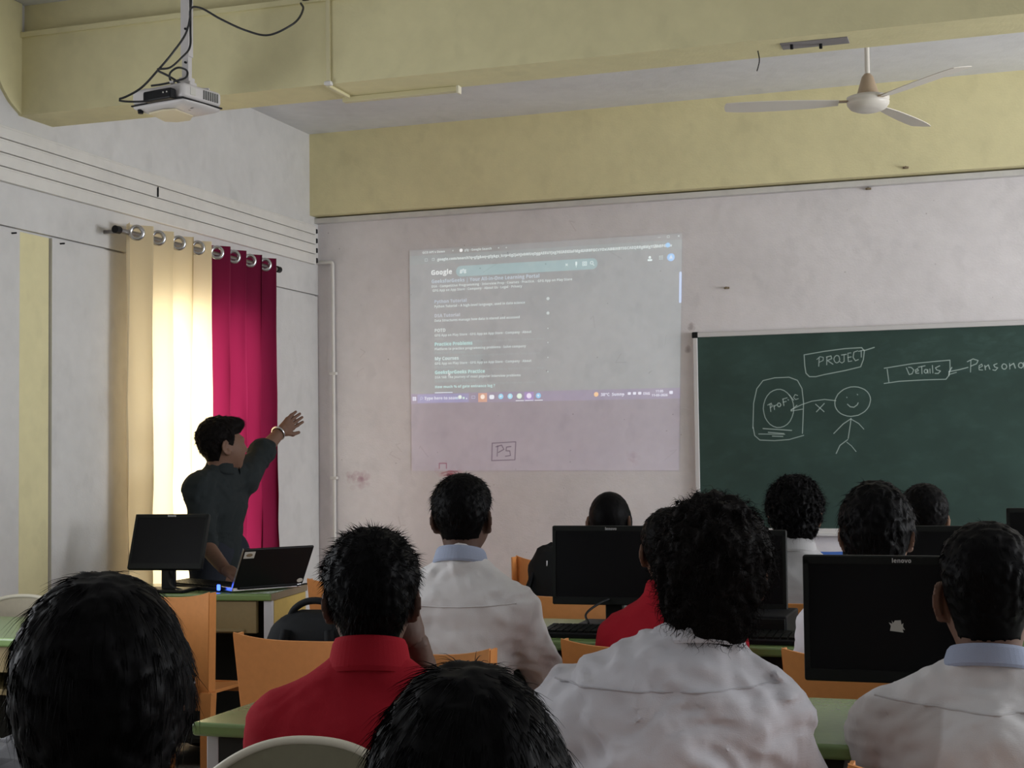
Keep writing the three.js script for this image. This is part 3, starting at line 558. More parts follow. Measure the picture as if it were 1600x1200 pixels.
function archChair(mat, rimMat) {
  const parts = new THREE.Group();
  const P = (u, v) => { const s = u * 2 - 1, w = 0.235, top = 0.805 - 0.11 * Math.pow(Math.abs(s), 2.4); return V(s * w, lerp(0.43, top, v), 0.205 + 0.06 * v - 0.04 * (1 - s * s)); };
  mesh('backrest', softened(grid(24, 10, P, 0.008)), mat, parts);
  const line = []; for (let i = 0; i <= 24; i++) line.push(P(i / 24, 1)); for (let j = 9; j >= 0; j--) line.push(P(1, j / 10)); for (let j = 9; j >= 0; j--) line.unshift(P(0, j / 10));
  mesh('rim', tube(line, 0.0085, 80, 7), rimMat, parts);
  mesh('seat', softened(grid(12, 12, (u, v) => { const s = u * 2 - 1, w = lerp(0.23, 0.2, v); return V(s * w, 0.435 - 0.02 * (1 - s * s), lerp(-0.23, 0.20, v)); }, 0.012)), mat, parts);
  for (const s of [-1, 1]) { mesh('leg', legGeo(s * 0.19, -0.18, s * 0.215, -0.22, 0.425, 0.05, 0.03), mat, parts); mesh('leg', legGeo(s * 0.19, 0.19, s * 0.215, 0.25, 0.44, 0.05, 0.03), mat, parts); }
  return parts;
}
const orangeParts = orangeChair(), archCream = archChair(M.cream, M.creamRim), archOlive = archChair(M.olive, M.creamRim), bluePart = orangeChair(M.blueSeat);
function chair(src, name, label, x, zBack, turn = 0, y = 0) {       // zBack: where the top of the backrest stands
  const c = src.clone(); c.name = numbered(name); scene.add(c);
  const off = new THREE.Vector3(0, 0, 0.245).applyAxisAngle(V(0, 1, 0), turn);
  c.position.set(x - off.x, y, zBack - off.z); c.rotation.y = turn;
  return tag(c, label, 'chair');
}
chair(orangeParts, 'plastic_chair', 'vacant orange plastic chair carrying the black backpack with a handle', -1.915, -3.80, 0.04);
const labelChair = chair(orangeParts, 'plastic_chair', 'orange plastic chair with a white paper tag before the desk monitor', -3.075, -4.90, 0.05);
mesh('paper_tag', rb(0.05, 0.055, 0.004, 0.12, 0.46, 0.225, 0.001), M.panelWhite, labelChair).userData.label = 'white paper tag';
chair(orangeParts, 'plastic_chair', 'orange plastic chair beside the yellow side of the desk', -2.56, -5.58, 0.12);
chair(orangeParts, 'plastic_chair', 'orange plastic chair under the student in sheer white shirt', -1.50, -3.62, 0.0);
chair(orangeParts, 'plastic_chair', 'orange plastic chair seen below the monitor with cable', -1.56, -5.20, 0.0);
chair(orangeParts, 'plastic_chair', 'orange plastic chair behind the monitor with the torn sticker', -0.345, -3.80, 0.0);
chair(orangeParts, 'plastic_chair', 'orange plastic chair facing the class with a dark backpack on it', -2.13, -6.98, Math.PI - 0.15);
chair(orangeParts, 'plastic_chair', 'orange plastic chair under the curly haired student near chalkboard', -0.74, -5.12);
chair(orangeParts, 'plastic_chair', 'orange plastic chair under the red shirt student among monitors', -0.95, -3.86);
chair(orangeParts, 'plastic_chair', 'orange plastic chair under the student farthest along the chalkboard row', -0.30, -5.22);
chair(bluePart, 'plastic_chair', 'glossy blue plastic chair below the chalkboard', -0.92, -7.88, Math.PI);
chair(archOlive, 'plastic_chair', 'olive plastic chair with pale rim under the red shirt man', -1.22, -2.44, 0.03);
chair(archCream, 'plastic_chair', 'cream plastic chair with arched back behind the empty side table', -3.60, -4.78, 0.15);
chair(archCream, 'plastic_chair', 'cream plastic chair holding the grey bag', -2.06, -2.46, 0.0);
chair(orangeParts, 'plastic_chair', 'orange plastic chair under the broad student in white', -0.50, -2.30);
chair(orangeParts, 'plastic_chair', 'orange plastic chair under the student with faded haircut', -0.04, -2.42);
chair(archCream, 'plastic_chair', 'cream plastic chair under the long haired student', -1.02, -1.20, 0.1);
chair(archCream, 'plastic_chair', 'cream plastic chair under the student bent low', -0.54, -1.12, 0.1);
// ---------------------------------------------------------------- monitors, laptop, keyboard, bags
const font = await new FontLoader().loadAsync('fonts/droid/droid_sans_bold.typeface.json');
const logoGeo = metreUV(new TextGeometry('lenovo', { font, size: 0.011, depth: 0.0008, curveSegments: 3 }));
logoGeo.computeBoundingBox(); logoGeo.translate(-logoGeo.boundingBox.max.x / 2, 0, 0);
function monitor(label, x, z, turn = 0, o = {}) {
  const y0 = 0.75, W = o.w ?? 0.405, H = o.h ?? 0.262, lift = o.lift ?? 0.08;
  const g = thing('computer_monitor', label, 'monitor', [x, y0, z], turn);
  const head = new THREE.Group(); head.name = 'display'; head.position.y = lift; head.rotation.x = o.tilt ?? -0.04; g.add(head);
  mesh('housing', [rb(W, H, 0.022, 0, H / 2, 0, 0.006, 3), rb(W * 0.6, H * 0.6, 0.03, 0, H / 2, -0.022, 0.012, 3)], M.bezel, head);
  mesh('screen', bb(-W / 2 + 0.013, W / 2 - 0.013, 0.026, H - 0.018, 0.009, 0.0114), M.screen, head).userData.label = 'switched off dark screen';
  mesh('bezel', [bb(-W / 2 + 0.002, W / 2 - 0.002, 0.003, 0.026, 0.010, 0.0135), bb(-W / 2 + 0.002, W / 2 - 0.002, H - 0.018, H - 0.003, 0.010, 0.0135), bb(-W / 2 + 0.002, -W / 2 + 0.013, 0.02, H - 0.01, 0.010, 0.0135), bb(W / 2 - 0.013, W / 2 - 0.002, 0.02, H - 0.01, 0.010, 0.0135)], M.bezel, head);
  mesh('lettering', logoGeo.clone().scale(0.8, 0.8, 1).translate(0, H - 0.0145, 0.0135), M.logo, head).userData.label = 'small silver lettering on the bezel';
  if (o.sticker) {
    const s = new THREE.Shape(); [[-0.014, -0.010], [0.004, -0.012], [0.013, -0.013], [0.011, -0.006], [0.016, -0.008], [0.012, -0.001], [0.013, 0.006], [0.009, 0.003], [0.008, 0.012], [-0.004, 0.011], [-0.007, 0.006], [-0.010, 0.011], [-0.009, 0.004], [-0.016, 0.007], [-0.012, 0.0]].forEach(([a, b], i) => (i ? s.lineTo(a, b) : s.moveTo(a, b)));
    mesh('torn_sticker', metreUV(new THREE.ExtrudeGeometry(s, { depth: 0.0006, bevelEnabled: false }).translate(-0.012, 0.118, 0.0115)), M.paper, head).userData.label = 'torn white sticker scrap';
  }
  mesh('stand_neck', rb(0.06, lift + 0.1, 0.028, 0, (lift + 0.1) / 2, -0.04, 0.006), M.bezel, g);
  mesh('stand_base', rb(0.22, 0.014, 0.16, 0, 0.008, -0.02, 0.006, 3), M.bezel, g);
  return g;
}
monitor('big black monitor with a torn sticker scrap on its screen', -0.214, -3.15, 0.0, { sticker: true, lift: 0.092, tilt: -0.02 });
monitor('black monitor before the open wall, orange chair below it', -1.255, -4.75, 0.03, { w: 0.405, lift: 0.072 });
monitor('black monitor mostly hidden behind the bushy haired student', -0.88, -4.75, 0.0, { lift: 0.06 });
monitor('black monitor half hidden by the student behind torn sticker monitor', -0.30, -4.75, 0.0, { lift: 0.075 });
monitor('black monitor on the table closest to the chalkboard', 0.19, -5.95, 0.0, { lift: 0.085 });
monitor('black monitor tilted back on the desk before the presenter', -3.47, -5.585, 0.12, { w: 0.345, h: 0.252, lift: 0.095, tilt: -0.36 });
{ // laptop
  const g = thing('laptop', 'open black laptop with two stickers on its lid', 'laptop', [-3.045, 0.75, -5.73], 0.98);
  mesh('base', rb(0.335, 0.02, 0.225, 0, 0.014, -0.125, 0.005), M.steel, g);
  mesh('keyboard_deck', rb(0.30, 0.003, 0.12, 0, 0.0255, -0.16, 0.001), M.black, g);
  const lid = new THREE.Group(); lid.name = 'lid'; lid.position.set(0, 0.022, -0.01); lid.rotation.x = 0.56; g.add(lid);
  mesh('lid_shell', rb(0.338, 0.20, 0.012, 0, 0.10, 0, 0.005, 3), M.black, lid);
  mesh('display', bb(-0.155, 0.155, 0.014, 0.19, -0.0072, -0.0062), M.screen, lid);
  mesh('rim', [rb(0.002, 0.2, 0.012, -0.170, 0.10, 0, 0.001)], M.steel, lid);
  mesh('sticker', rb(0.05, 0.034, 0.0012, -0.137, 0.172, 0.0064, 0.0005), M.paper, lid).userData.label = 'square cream sticker with dark eye drawing';
  mesh('sticker_print', [metreUV(new THREE.SphereGeometry(0.011, 14, 8).scale(1.4, 0.8, 0.06).translate(-0.137, 0.172, 0.0072))], M.edgeBrown, lid);
  mesh('sticker', metreUV(new THREE.CylinderGeometry(0.012, 0.012, 0.0012, 20).rotateX(Math.PI / 2).scale(1.2, 0.9, 1).translate(0.148, 0.022, 0.0064)), M.paper, lid).userData.label = 'small round pale sticker';
  mesh('hinge', cy(0.008, 0.008, 0.28, 0, 0, 0, 10).rotateZ(Math.PI / 2).translate(0, 0.02, -0.008), M.dark, g);
}
{
  const g = thing('usb_dongle', 'tiny wireless dongle glowing blue at the laptop edge', 'dongle', [-3.228, 0.752, -5.632], -0.6);
  mesh('plug', rb(0.014, 0.008, 0.03, 0, 0.012, -0.015, 0.002), M.dark, g);
  mesh('led', rb(0.016, 0.026, 0.012, 0, 0.018, 0.006, 0.004), std([0.02, 0.05, 0.4], 0.4, { emissive: rgb(0.04, 0.10, 1), emissiveIntensity: 5 }), g).userData.label = 'glowing blue light';
  const l = new THREE.PointLight(new THREE.Color().setRGB(0.05, 0.12, 1), 0.004); l.position.set(0, 0.018, 0.022); l.castShadow = true; g.add(l);
}
function keyboard(label, x, z, turn) {
  const g = thing('keyboard', label, 'keyboard', [x, 0.75, z], turn);
  mesh('base', rb(0.42, 0.018, 0.14, 0, 0.012, 0, 0.005).rotateX(0.07), M.dark, g);
  const k = []; for (let r = 0; r < 5; r++) for (let c = 0; c < 18; c++) k.push(bx(0.018, 0.006, 0.019, -0.19 + c * 0.0223, 0.0245, -0.048 + r * 0.024));
  const m = mesh('keys', merge(k).rotateX(0.07), M.bezel, g); m.userData.kind = 'stuff';
  return g;
}
keyboard('black keyboard lying on the desk under the presenter\'s arm', -3.40, -5.79, -0.45);
keyboard('black keyboard beside the white shirted student\'s elbow', -1.20, -4.50, 0.0);
keyboard('black keyboard on the table behind the bushy haired student', -0.72, -4.47, 0.0);
{
  const g = thing('computer_case', 'low black computer box right of the bushy haired student', 'computer', [-0.80, 0.75, -4.66]);
  mesh('body', rb(0.30, 0.07, 0.26, 0, 0.037, 0, 0.006), M.dark, g);
  mesh('front_panel', rb(0.29, 0.055, 0.008, 0, 0.037, 0.132, 0.003), M.bezel, g);
}
for (const [label, pts] of [
  ['black cable curving under the monitor before the orange chair', [[-1.30, 0.775, -4.62], [-1.32, 0.80, -4.66], [-1.28, 0.835, -4.72], [-1.22, 0.85, -4.78], [-1.17, 0.85, -4.83]]],
  ['black cable hanging from laptop down the yellow desk side', [[-2.96, 0.765, -5.83], [-2.90, 0.775, -5.82], [-2.875, 0.76, -5.80], [-2.868, 0.66, -5.79], [-2.87, 0.5, -5.79], [-2.88, 0.2, -5.8], [-2.88, 0.01, -5.82]]],
  ['thin black cable behind the desk monitor', [[-3.47, 0.86, -5.64], [-3.46, 0.82, -5.60], [-3.42, 0.78, -5.56], [-3.36, 0.758, -5.575]]],
]) tag(mesh('cable', tube(pts, 0.004, 40, 6), M.cable), label, 'cable');
function lump(rx, ry, rz, e, n = 28, wob = 0.02) {      // a soft rounded sack
  const g = new THREE.SphereGeometry(1, n, n), p = g.attributes.position, sg = (v) => Math.sign(v) * Math.abs(v) ** e;
  for (let i = 0; i < p.count; i++) { const x = sg(p.getX(i)), y = sg(p.getY(i)), z = sg(p.getZ(i)), k = 1 + wob * noise3(x * 2.2, y * 2.2, z * 2.2 + rx * 40); p.setXYZ(i, x * rx * k, y * ry * k, z * rz * k); }
  g.computeVertexNormals(); return metreUV(g);
}
{ // backpack on the vacant orange chair
  const g = thing('backpack', 'black backpack with top handle standing on the orange chair', 'backpack', [-1.965, 0.435, -4.02]);
  mesh('body', lump(0.172, 0.215, 0.10, 0.62).translate(0, 0.215, 0), M.bag, g);
  mesh('handle', tube([[-0.09, 0.39, 0.03], [-0.075, 0.43, 0.03], [-0.03, 0.458, 0.03], [0.03, 0.458, 0.03], [0.075, 0.43, 0.03], [0.09, 0.39, 0.03]], 0.0105, 24, 8), M.bag, g);
  mesh('front_pocket', lump(0.14, 0.13, 0.05, 0.6).translate(0, 0.14, -0.09), M.bag, g);
  mesh('zip', tube([[-0.145, 0.30, 0.075], [-0.10, 0.355, 0.078], [0, 0.378, 0.08], [0.10, 0.355, 0.078], [0.145, 0.30, 0.075]], 0.0035, 24, 5), M.bezel, g);
  for (const s of [-1, 1]) mesh('strap', tube([[s * 0.07, 0.38, 0.085], [s * 0.085, 0.28, 0.11], [s * 0.10, 0.12, 0.105], [s * 0.12, 0.05, 0.09]], 0.016, 20, 6), M.bag, g);
}
{ // backpack hung on the far orange chair
  const g = thing('backpack', 'dark backpack standing on the orange chair beside the monitor', 'backpack', [-2.07, 0.42, -6.86]);
  mesh('body', lump(0.145, 0.235, 0.085, 0.7, 28, 0.06).translate(0, 0.235, 0.045), M.bag, g);
  mesh('strap', tube([[-0.10, 0.34, 0.11], [-0.135, 0.24, 0.12], [-0.15, 0.12, 0.10], [-0.12, 0.03, 0.09]], 0.012, 20, 6), M.bag, g);
  mesh('zip_pull', rb(0.006, 0.045, 0.006, -0.03, 0.375, 0.115, 0.002), M.panelWhite, g);
  mesh('buckle', rb(0.022, 0.014, 0.01, -0.135, 0.235, 0.135, 0.003), M.panelWhite, g);
}
{ // grey bag on the cream chair
  const g = thing('shoulder_bag', 'soft grey bag with black strap on the cream chair', 'bag', [-1.50, 0.44, -2.02]);
  mesh('body', lump(0.16, 0.22, 0.10, 0.75, 28, 0.08).translate(-0.02, 0.21, 0), M.bagGrey, g);
  mesh('strap', tube([[-0.15, 0.33, 0.08], [-0.06, 0.395, 0.10], [0.03, 0.36, 0.12], [0.12, 0.22, 0.11]], 0.022, 24, 6), M.bag, g);
}
// ---------------------------------------------------------------- people
const smin = (a, b, k) => { const h = Math.max(k - Math.abs(a - b), 0) / k; return Math.min(a, b) - h * h * k * 0.25; };
const cone = (a, b, ra, rb2, q = 1) => { const bx_ = b[0] - a[0], by = b[1] - a[1], bz = (b[2] - a[2]) * q, L = bx_ * bx_ + by * by + bz * bz || 1e-9; return (x, y, z) => { const px = x - a[0], py = y - a[1], pz = (z - a[2]) * q; let t = (px * bx_ + py * by + pz * bz) / L; t = t < 0 ? 0 : t > 1 ? 1 : t; const dx = px - bx_ * t, dy = py - by * t, dz = pz - bz * t; return Math.sqrt(dx * dx + dy * dy + dz * dz) - (ra + (rb2 - ra) * t); }; };
const ell = (c, r) => (x, y, z) => { const a = (x - c[0]) / r[0], b = (y - c[1]) / r[1], d = (z - c[2]) / r[2], k0 = Math.sqrt(a * a + b * b + d * d), k1 = Math.sqrt((a / r[0]) ** 2 + (b / r[1]) ** 2 + (d / r[2]) ** 2) || 1e-9; return k0 * (k0 - 1) / k1; };
const blend = (list, k) => (x, y, z) => { let d = list[0](x, y, z); for (let i = 1; i < list.length; i++) d = smin(d, list[i](x, y, z), k); return d; };
function nets(f, lo, hi, s) {            // surface nets: mesh the zero level of a distance field
  const nx = Math.ceil((hi[0] - lo[0]) / s) + 1, ny = Math.ceil((hi[1] - lo[1]) / s) + 1, nz = Math.ceil((hi[2] - lo[2]) / s) + 1, F = new Float32Array(nx * ny * nz), id = (i, j, k) => (k * ny + j) * nx + i;
  for (let k = 0; k < nz; k++) for (let j = 0; j < ny; j++) for (let i = 0; i < nx; i++) F[id(i, j, k)] = (i && j && k && i < nx - 1 && j < ny - 1 && k < nz - 1) ? f(lo[0] + i * s, lo[1] + j * s, lo[2] + k * s) : 1;
  const vert = new Int32Array(nx * ny * nz).fill(-1), pos = [], idx = [], E = [[0, 1], [2, 3], [4, 5], [6, 7], [0, 2], [1, 3], [4, 6], [5, 7], [0, 4], [1, 5], [2, 6], [3, 7]];
  const v = new Float32Array(8);
  for (let k = 0; k < nz - 1; k++) for (let j = 0; j < ny - 1; j++) for (let i = 0; i < nx - 1; i++) {
    let m = 0; for (let c = 0; c < 8; c++) { v[c] = F[id(i + (c & 1), j + ((c >> 1) & 1), k + (c >> 2))]; if (v[c] < 0) m++; }
    if (!m || m === 8) continue;
    let x = 0, y = 0, z = 0, n = 0;
    for (const [a, b] of E) if ((v[a] < 0) !== (v[b] < 0)) { const t = v[a] / (v[a] - v[b]); x += (a & 1) + t * ((b & 1) - (a & 1)); y += ((a >> 1) & 1) + t * (((b >> 1) & 1) - ((a >> 1) & 1)); z += (a >> 2) + t * ((b >> 2) - (a >> 2)); n++; }
    vert[id(i, j, k)] = pos.length / 3; pos.push(lo[0] + (i + x / n) * s, lo[1] + (j + y / n) * s, lo[2] + (k + z / n) * s);
  }
  const quad = (a, b, c, d, flip) => { if (a < 0 || b < 0 || c < 0 || d < 0) return; flip ? idx.push(a, c, b, b, c, d) : idx.push(a, b, c, c, b, d); };
  for (let k = 1; k < nz - 1; k++) for (let j = 1; j < ny - 1; j++) for (let i = 1; i < nx - 1; i++) {
    const a = F[id(i, j, k)] < 0;
    if (a !== F[id(i + 1, j, k)] < 0) quad(vert[id(i, j - 1, k - 1)], vert[id(i, j, k - 1)], vert[id(i, j - 1, k)], vert[id(i, j, k)], !a);
    if (a !== F[id(i, j + 1, k)] < 0) quad(vert[id(i - 1, j, k - 1)], vert[id(i, j, k - 1)], vert[id(i - 1, j, k)], vert[id(i, j, k)], a);
    if (a !== F[id(i, j, k + 1)] < 0) quad(vert[id(i - 1, j - 1, k)], vert[id(i, j - 1, k)], vert[id(i - 1, j, k)], vert[id(i, j, k)], !a);
  }
  const g = new THREE.BufferGeometry(), uv = new Float32Array(pos.length / 3 * 2);
  for (let i = 0; i < uv.length / 2; i++) { uv[2 * i] = pos[3 * i] + pos[3 * i + 2]; uv[2 * i + 1] = pos[3 * i + 1]; }
  g.setAttribute('position', new THREE.Float32BufferAttribute(pos, 3)); g.setAttribute('uv', new THREE.BufferAttribute(uv, 2)); g.setIndex(idx); g.computeVertexNormals();
  return g;
}
function bounds(pts, pad) { const lo = [1e9, 1e9, 1e9], hi = [-1e9, -1e9, -1e9]; for (const p of pts) for (let c = 0; c < 3; c++) { lo[c] = Math.min(lo[c], p[c] - pad); hi[c] = Math.max(hi[c], p[c] + pad); } return [lo, hi]; }
const skins = [dull([0.14, 0.075, 0.05], 0.6, 0.5), dull([0.09, 0.05, 0.036], 0.6, 0.5), dull([0.18, 0.10, 0.064], 0.6, 0.5)];
const hairOf = (c, r) => new THREE.MeshPhysicalMaterial({ color: rgb(...c), roughness: r, specularIntensity: 0.09 });
const hairMat = hairOf([0.0035, 0.0032, 0.0034], 0.5), hairBrown = hairOf([0.006, 0.0048, 0.0044], 0.6);
const cloth = (c, rough = 0.9, more = {}) => dull(c, rough, 0.2, { bumpMap: weave, bumpScale: 0.0005, ...more });
const K = { white: cloth([0.64, 0.625, 0.65]), sheer: cloth([0.60, 0.58, 0.57]), grey: cloth([0.34, 0.33, 0.33]), red: cloth([0.29, 0.011, 0.02]), darkShirt: cloth([0.020, 0.024, 0.025]), collarBlue: cloth([0.30, 0.335, 0.43]), trousers: cloth([0.02, 0.022, 0.03]), shoe: std([0.015, 0.014, 0.013], 0.5), seam: cloth([0.5, 0.48, 0.48]) };

// head, in its own axes: face towards -z, origin at the middle of the head
const skull = blend([ell([0, 0.022, 0.016], [0.074, 0.093, 0.094]), ell([0, -0.045, -0.028], [0.056, 0.070, 0.062]), ell([0, -0.02, -0.04], [0.062, 0.06, 0.05])], 0.05);
const neckH = cone([0, -0.055, 0.022], [0, -0.20, 0.045], 0.050, 0.056);
const nose = cone([0, 0.012, -0.088], [0, -0.026, -0.107], 0.008, 0.0135), nostrils = blend([ell([0.011, -0.031, -0.095], [0.009, 0.008, 0.01]), ell([-0.011, -0.031, -0.095], [0.009, 0.008, 0.01])], 0.004);
const brow = cone([-0.034, 0.022, -0.078], [0.034, 0.022, -0.078], 0.012, 0.012), chin = ell([0, -0.098, -0.062], [0.024, 0.018, 0.02]);
const lips = blend([ell([0, -0.057, -0.0905], [0.022, 0.006, 0.009]), ell([0, -0.067, -0.088], [0.019, 0.007, 0.009])], 0.004);
const earOf = (s) => { const c = (x, y, z) => { const px = x - s * 0.079, py = y + 0.006, pz = z - 0.016, a = px * 0.86 - s * pz * -0.5 * 1, b = pz; return [px, py, pz]; };
  return (x, y, z) => { const [px, py, pz] = c(x, y, z), u = pz * 0.88 - s * px * 0.0, w = px - s * 0.45 * pz, shell = Math.hypot(py / 1.45, u + 0.0) - 0.021, thick = Math.abs(w) - 0.0045, hollow = Math.hypot((py - 0.003) / 1.4, u + 0.002) - 0.013; let d = Math.max(shell, thick); d = Math.max(d, -Math.max(hollow, s * -(w) + 0.001)); const lobe = Math.hypot(px, py + 0.028, (pz + 0.006)) - 0.009; return smin(d, lobe, 0.012) - 0.002; }; };
const ears = [earOf(1), earOf(-1)];
function headField(neckTo) {
  return (x, y, z) => {
    let d = smin(skull(x, y, z), neckH(x, y, z), 0.035);
    if (z < 0.02) { d = smin(d, nose(x, y, z), 0.014); d = smin(d, nostrils(x, y, z), 0.006); d = smin(d, brow(x, y, z), 0.02); d = smin(d, chin(x, y, z), 0.03); d = smin(d, lips(x, y, z), 0.006); const sx = Math.abs(x) - 0.032, e = Math.hypot(sx, y - 0.004, z + 0.094) - 0.0155; d = Math.max(d, -e); }
    if (Math.abs(x) > 0.05) { d = smin(d, ears[0](x, y, z), 0.008); d = smin(d, ears[1](x, y, z), 0.008); }
    return d;
  };
}
const headGeo = nets(headField(), [-0.12, -0.215, -0.14], [0.12, 0.135, 0.14], 0.0036);
const eyeGeo = new THREE.SphereGeometry(0.0125, 14, 10), eyeMat = std([0.30, 0.26, 0.23], 0.4), irisGeo = new THREE.SphereGeometry(0.006, 10, 8), irisMat = std([0.02, 0.012, 0.008], 0.3);

function hairGeo(o) {          // o: top, side, nape (m), front, thick, wild, strand length, curl, count
  const S = { front: 0.062, sideY: 0.0, behind: -0.015, nape: -0.085, thick: 0.018, sideThick: 0.012, rough: 0.004, freq: 45, len: 0.03, lift: 0.25, curl: 0, count: 1500, width: 0.0008, fade: 0.06, ...o };
  const line = (x, y, z) => { const a = Math.abs(Math.atan2(x, -z)) / Math.PI; return a < 0.33 ? lerp(S.front, S.front - 0.008, a / 0.33) : a < 0.48 ? lerp(S.front - 0.008, S.sideY, smooth(a, 0.33, 0.44)) : a < 0.62 ? lerp(S.sideY, S.behind, smooth(a, 0.5, 0.62)) : lerp(S.behind, S.nape, smooth(a, 0.62, 0.74)); };
  const base = (x, y, z) => smin(skull(x, y, z), neckH(x, y, z), 0.035);
  const f = (x, y, z) => {
    const h = line(x, y, z), up = smooth(y, -0.03, 0.09), t = lerp(S.sideThick, S.thick, up) * (0.2 + 0.8 * smooth(y - h, 0, S.fade));
    const n = S.rough * (noise3(x * S.freq, y * S.freq * 0.8, z * S.freq) + 0.5 * noise3(x * S.freq * 2.3, y * S.freq * 2.3, z * S.freq * 2.3)) * smooth(y - h, 0, 0.05);
    let d = base(x, y, z) - t - n;
    if (S.quiff && z < 0) d = smin(d, ell([0.0, 0.095, -0.062], [0.062, S.quiff, 0.045])(x, y, z), 0.03);
    if (S.back) d = smin(d, ell(S.back[0], S.back[1])(x, y, z) - n, 0.03);
    return Math.max(d, (h - y) * 0.8 + 0.003 * noise3(x * 90, 3, z * 90));
  };
  const g = nets(f, [-0.15, -0.19, -0.16], [0.15, 0.19, 0.18], S.cell ?? 0.0046);
  const p = g.attributes.position, n = g.attributes.normal, pos = [], uvs = [], crown = V(0.01, 0.13, 0.05);
  const put = (a, b, c) => { pos.push(a.x, a.y, a.z, b.x, b.y, b.z, c.x, c.y, c.z); };
  for (let s = 0; s < S.count; s++) {
    const i = Math.floor(rnd() * p.count), P = V(p.getX(i), p.getY(i), p.getZ(i)), N = V(n.getX(i), n.getY(i), n.getZ(i));
    const room = smooth(P.y - line(P.x, P.y, P.z), 0, S.fade); if (base(P.x, P.y, P.z) < 0.0035) continue;
    const F = P.clone().sub(crown); if (S.comb) F.add(V(...S.comb)); F.y -= 0.05; F.addScaledVector(N, -F.dot(N)).normalize();
    const L = S.len * rr(0.5, 1.2) * (0.25 + 0.75 * room), dir = F.addScaledVector(N, S.lift * rr(0.2, 1.6)).add(V(rr(-1, 1), rr(-1, 1), rr(-1, 1)).multiplyScalar(S.mess ?? 0.25)).normalize();
    const side = dir.clone().cross(N).normalize(), nn = side.clone().cross(dir), w = S.width * rr(0.7, 1.4), ph = rr(0, 6), segs = S.curl ? 6 : 3, rings = [];
    const droop = V(0, -1, 0).multiplyScalar(S.droop ?? 0.12);
    for (let k = 0; k <= segs; k++) {
      const t = k / segs, c = P.clone().addScaledVector(N, -0.002).addScaledVector(dir, L * t).addScaledVector(droop, L * t * t).addScaledVector(N, -L * L * t * t / 0.19 * (S.hug ?? 1));
      if (S.curl) c.addScaledVector(side, S.curl * Math.sin(ph + t * 7) * t).addScaledVector(nn, S.curl * Math.cos(ph + t * 7) * t);
      const r = w * (1 - 0.92 * t); rings.push([c.clone().addScaledVector(side, r), c.clone().addScaledVector(side, -r * 0.5).addScaledVector(nn, r * 0.87), c.clone().addScaledVector(side, -r * 0.5).addScaledVector(nn, -r * 0.87)]);
    }
    for (let k = 0; k < segs; k++) for (let q = 0; q < 3; q++) { const a = rings[k][q], b = rings[k][(q + 1) % 3], c = rings[k + 1][q], d = rings[k + 1][(q + 1) % 3]; put(a, b, c); put(b, d, c); }
  }
  const sg = new THREE.BufferGeometry(); sg.setAttribute('position', new THREE.Float32BufferAttribute(pos, 3)); sg.setAttribute('uv', new THREE.Float32BufferAttribute(new Float32Array(pos.length / 3 * 2), 2)); sg.computeVertexNormals();
  return merge([g, sg]);
}
function handPrims(w, dir, thumb, size = 1, curl = 0.15) {         // palm and five fingers from the wrist
  const W = V(...w), D = V(...dir).normalize(), U = V(...thumb); U.addScaledVector(D, -U.dot(D)).normalize(); const N = D.clone().cross(U), at = (d, u, n = 0) => W.clone().addScaledVector(D, d * size).addScaledVector(U, u * size).addScaledVector(N, n * size).toArray();
  const palm = blend([cone(at(0.0, 0), at(0.03, 0.008), 0.024 * size, 0.022 * size), cone(at(0.03, 0.016), at(0.085, 0.026), 0.017 * size, 0.013 * size), cone(at(0.03, -0.012), at(0.08, -0.026), 0.017 * size, 0.012 * size), cone(at(0.04, 0), at(0.085, 0), 0.017 * size, 0.013 * size)], 0.02 * size);
  const fingers = [[0.028, 0.072], [0.009, 0.08], [-0.010, 0.075], [-0.028, 0.058]].map(([u, l], i) => { const c = curl * (1 + 0.25 * i), s1 = l * 0.5, s2 = l * 0.5; const a = at(0.085, u), b = at(0.085 + s1, u * 1.12, -s1 * c), e = at(0.085 + s1 + s2 * 0.96, u * 1.2, -s1 * c - s2 * c * 2); return blend([cone(a, b, 0.0092 * size, 0.0084 * size), cone(b, e, 0.0084 * size, 0.0068 * size)], 0.006); });
  const th = blend([cone(at(0.025, 0.022), at(0.06, 0.050, -0.008), 0.0135 * size, 0.0105 * size), cone(at(0.06, 0.050, -0.008), at(0.098, 0.062, -0.012), 0.0105 * size, 0.008 * size)], 0.008);
  const f = (x, y, z) => { let d = palm(x, y, z); let m = 1; for (const g of fingers) m = Math.min(m, g(x, y, z)); d = smin(d, m, 0.008); return smin(d, th(x, y, z), 0.010); };
  return { f, lo: bounds([at(-0.01, 0), at(0.18, 0.05), at(0.1, 0.075), at(0.1, -0.04), at(0.15, -0.03, -0.05)], 0.035) };
}
const headHair = new Map();
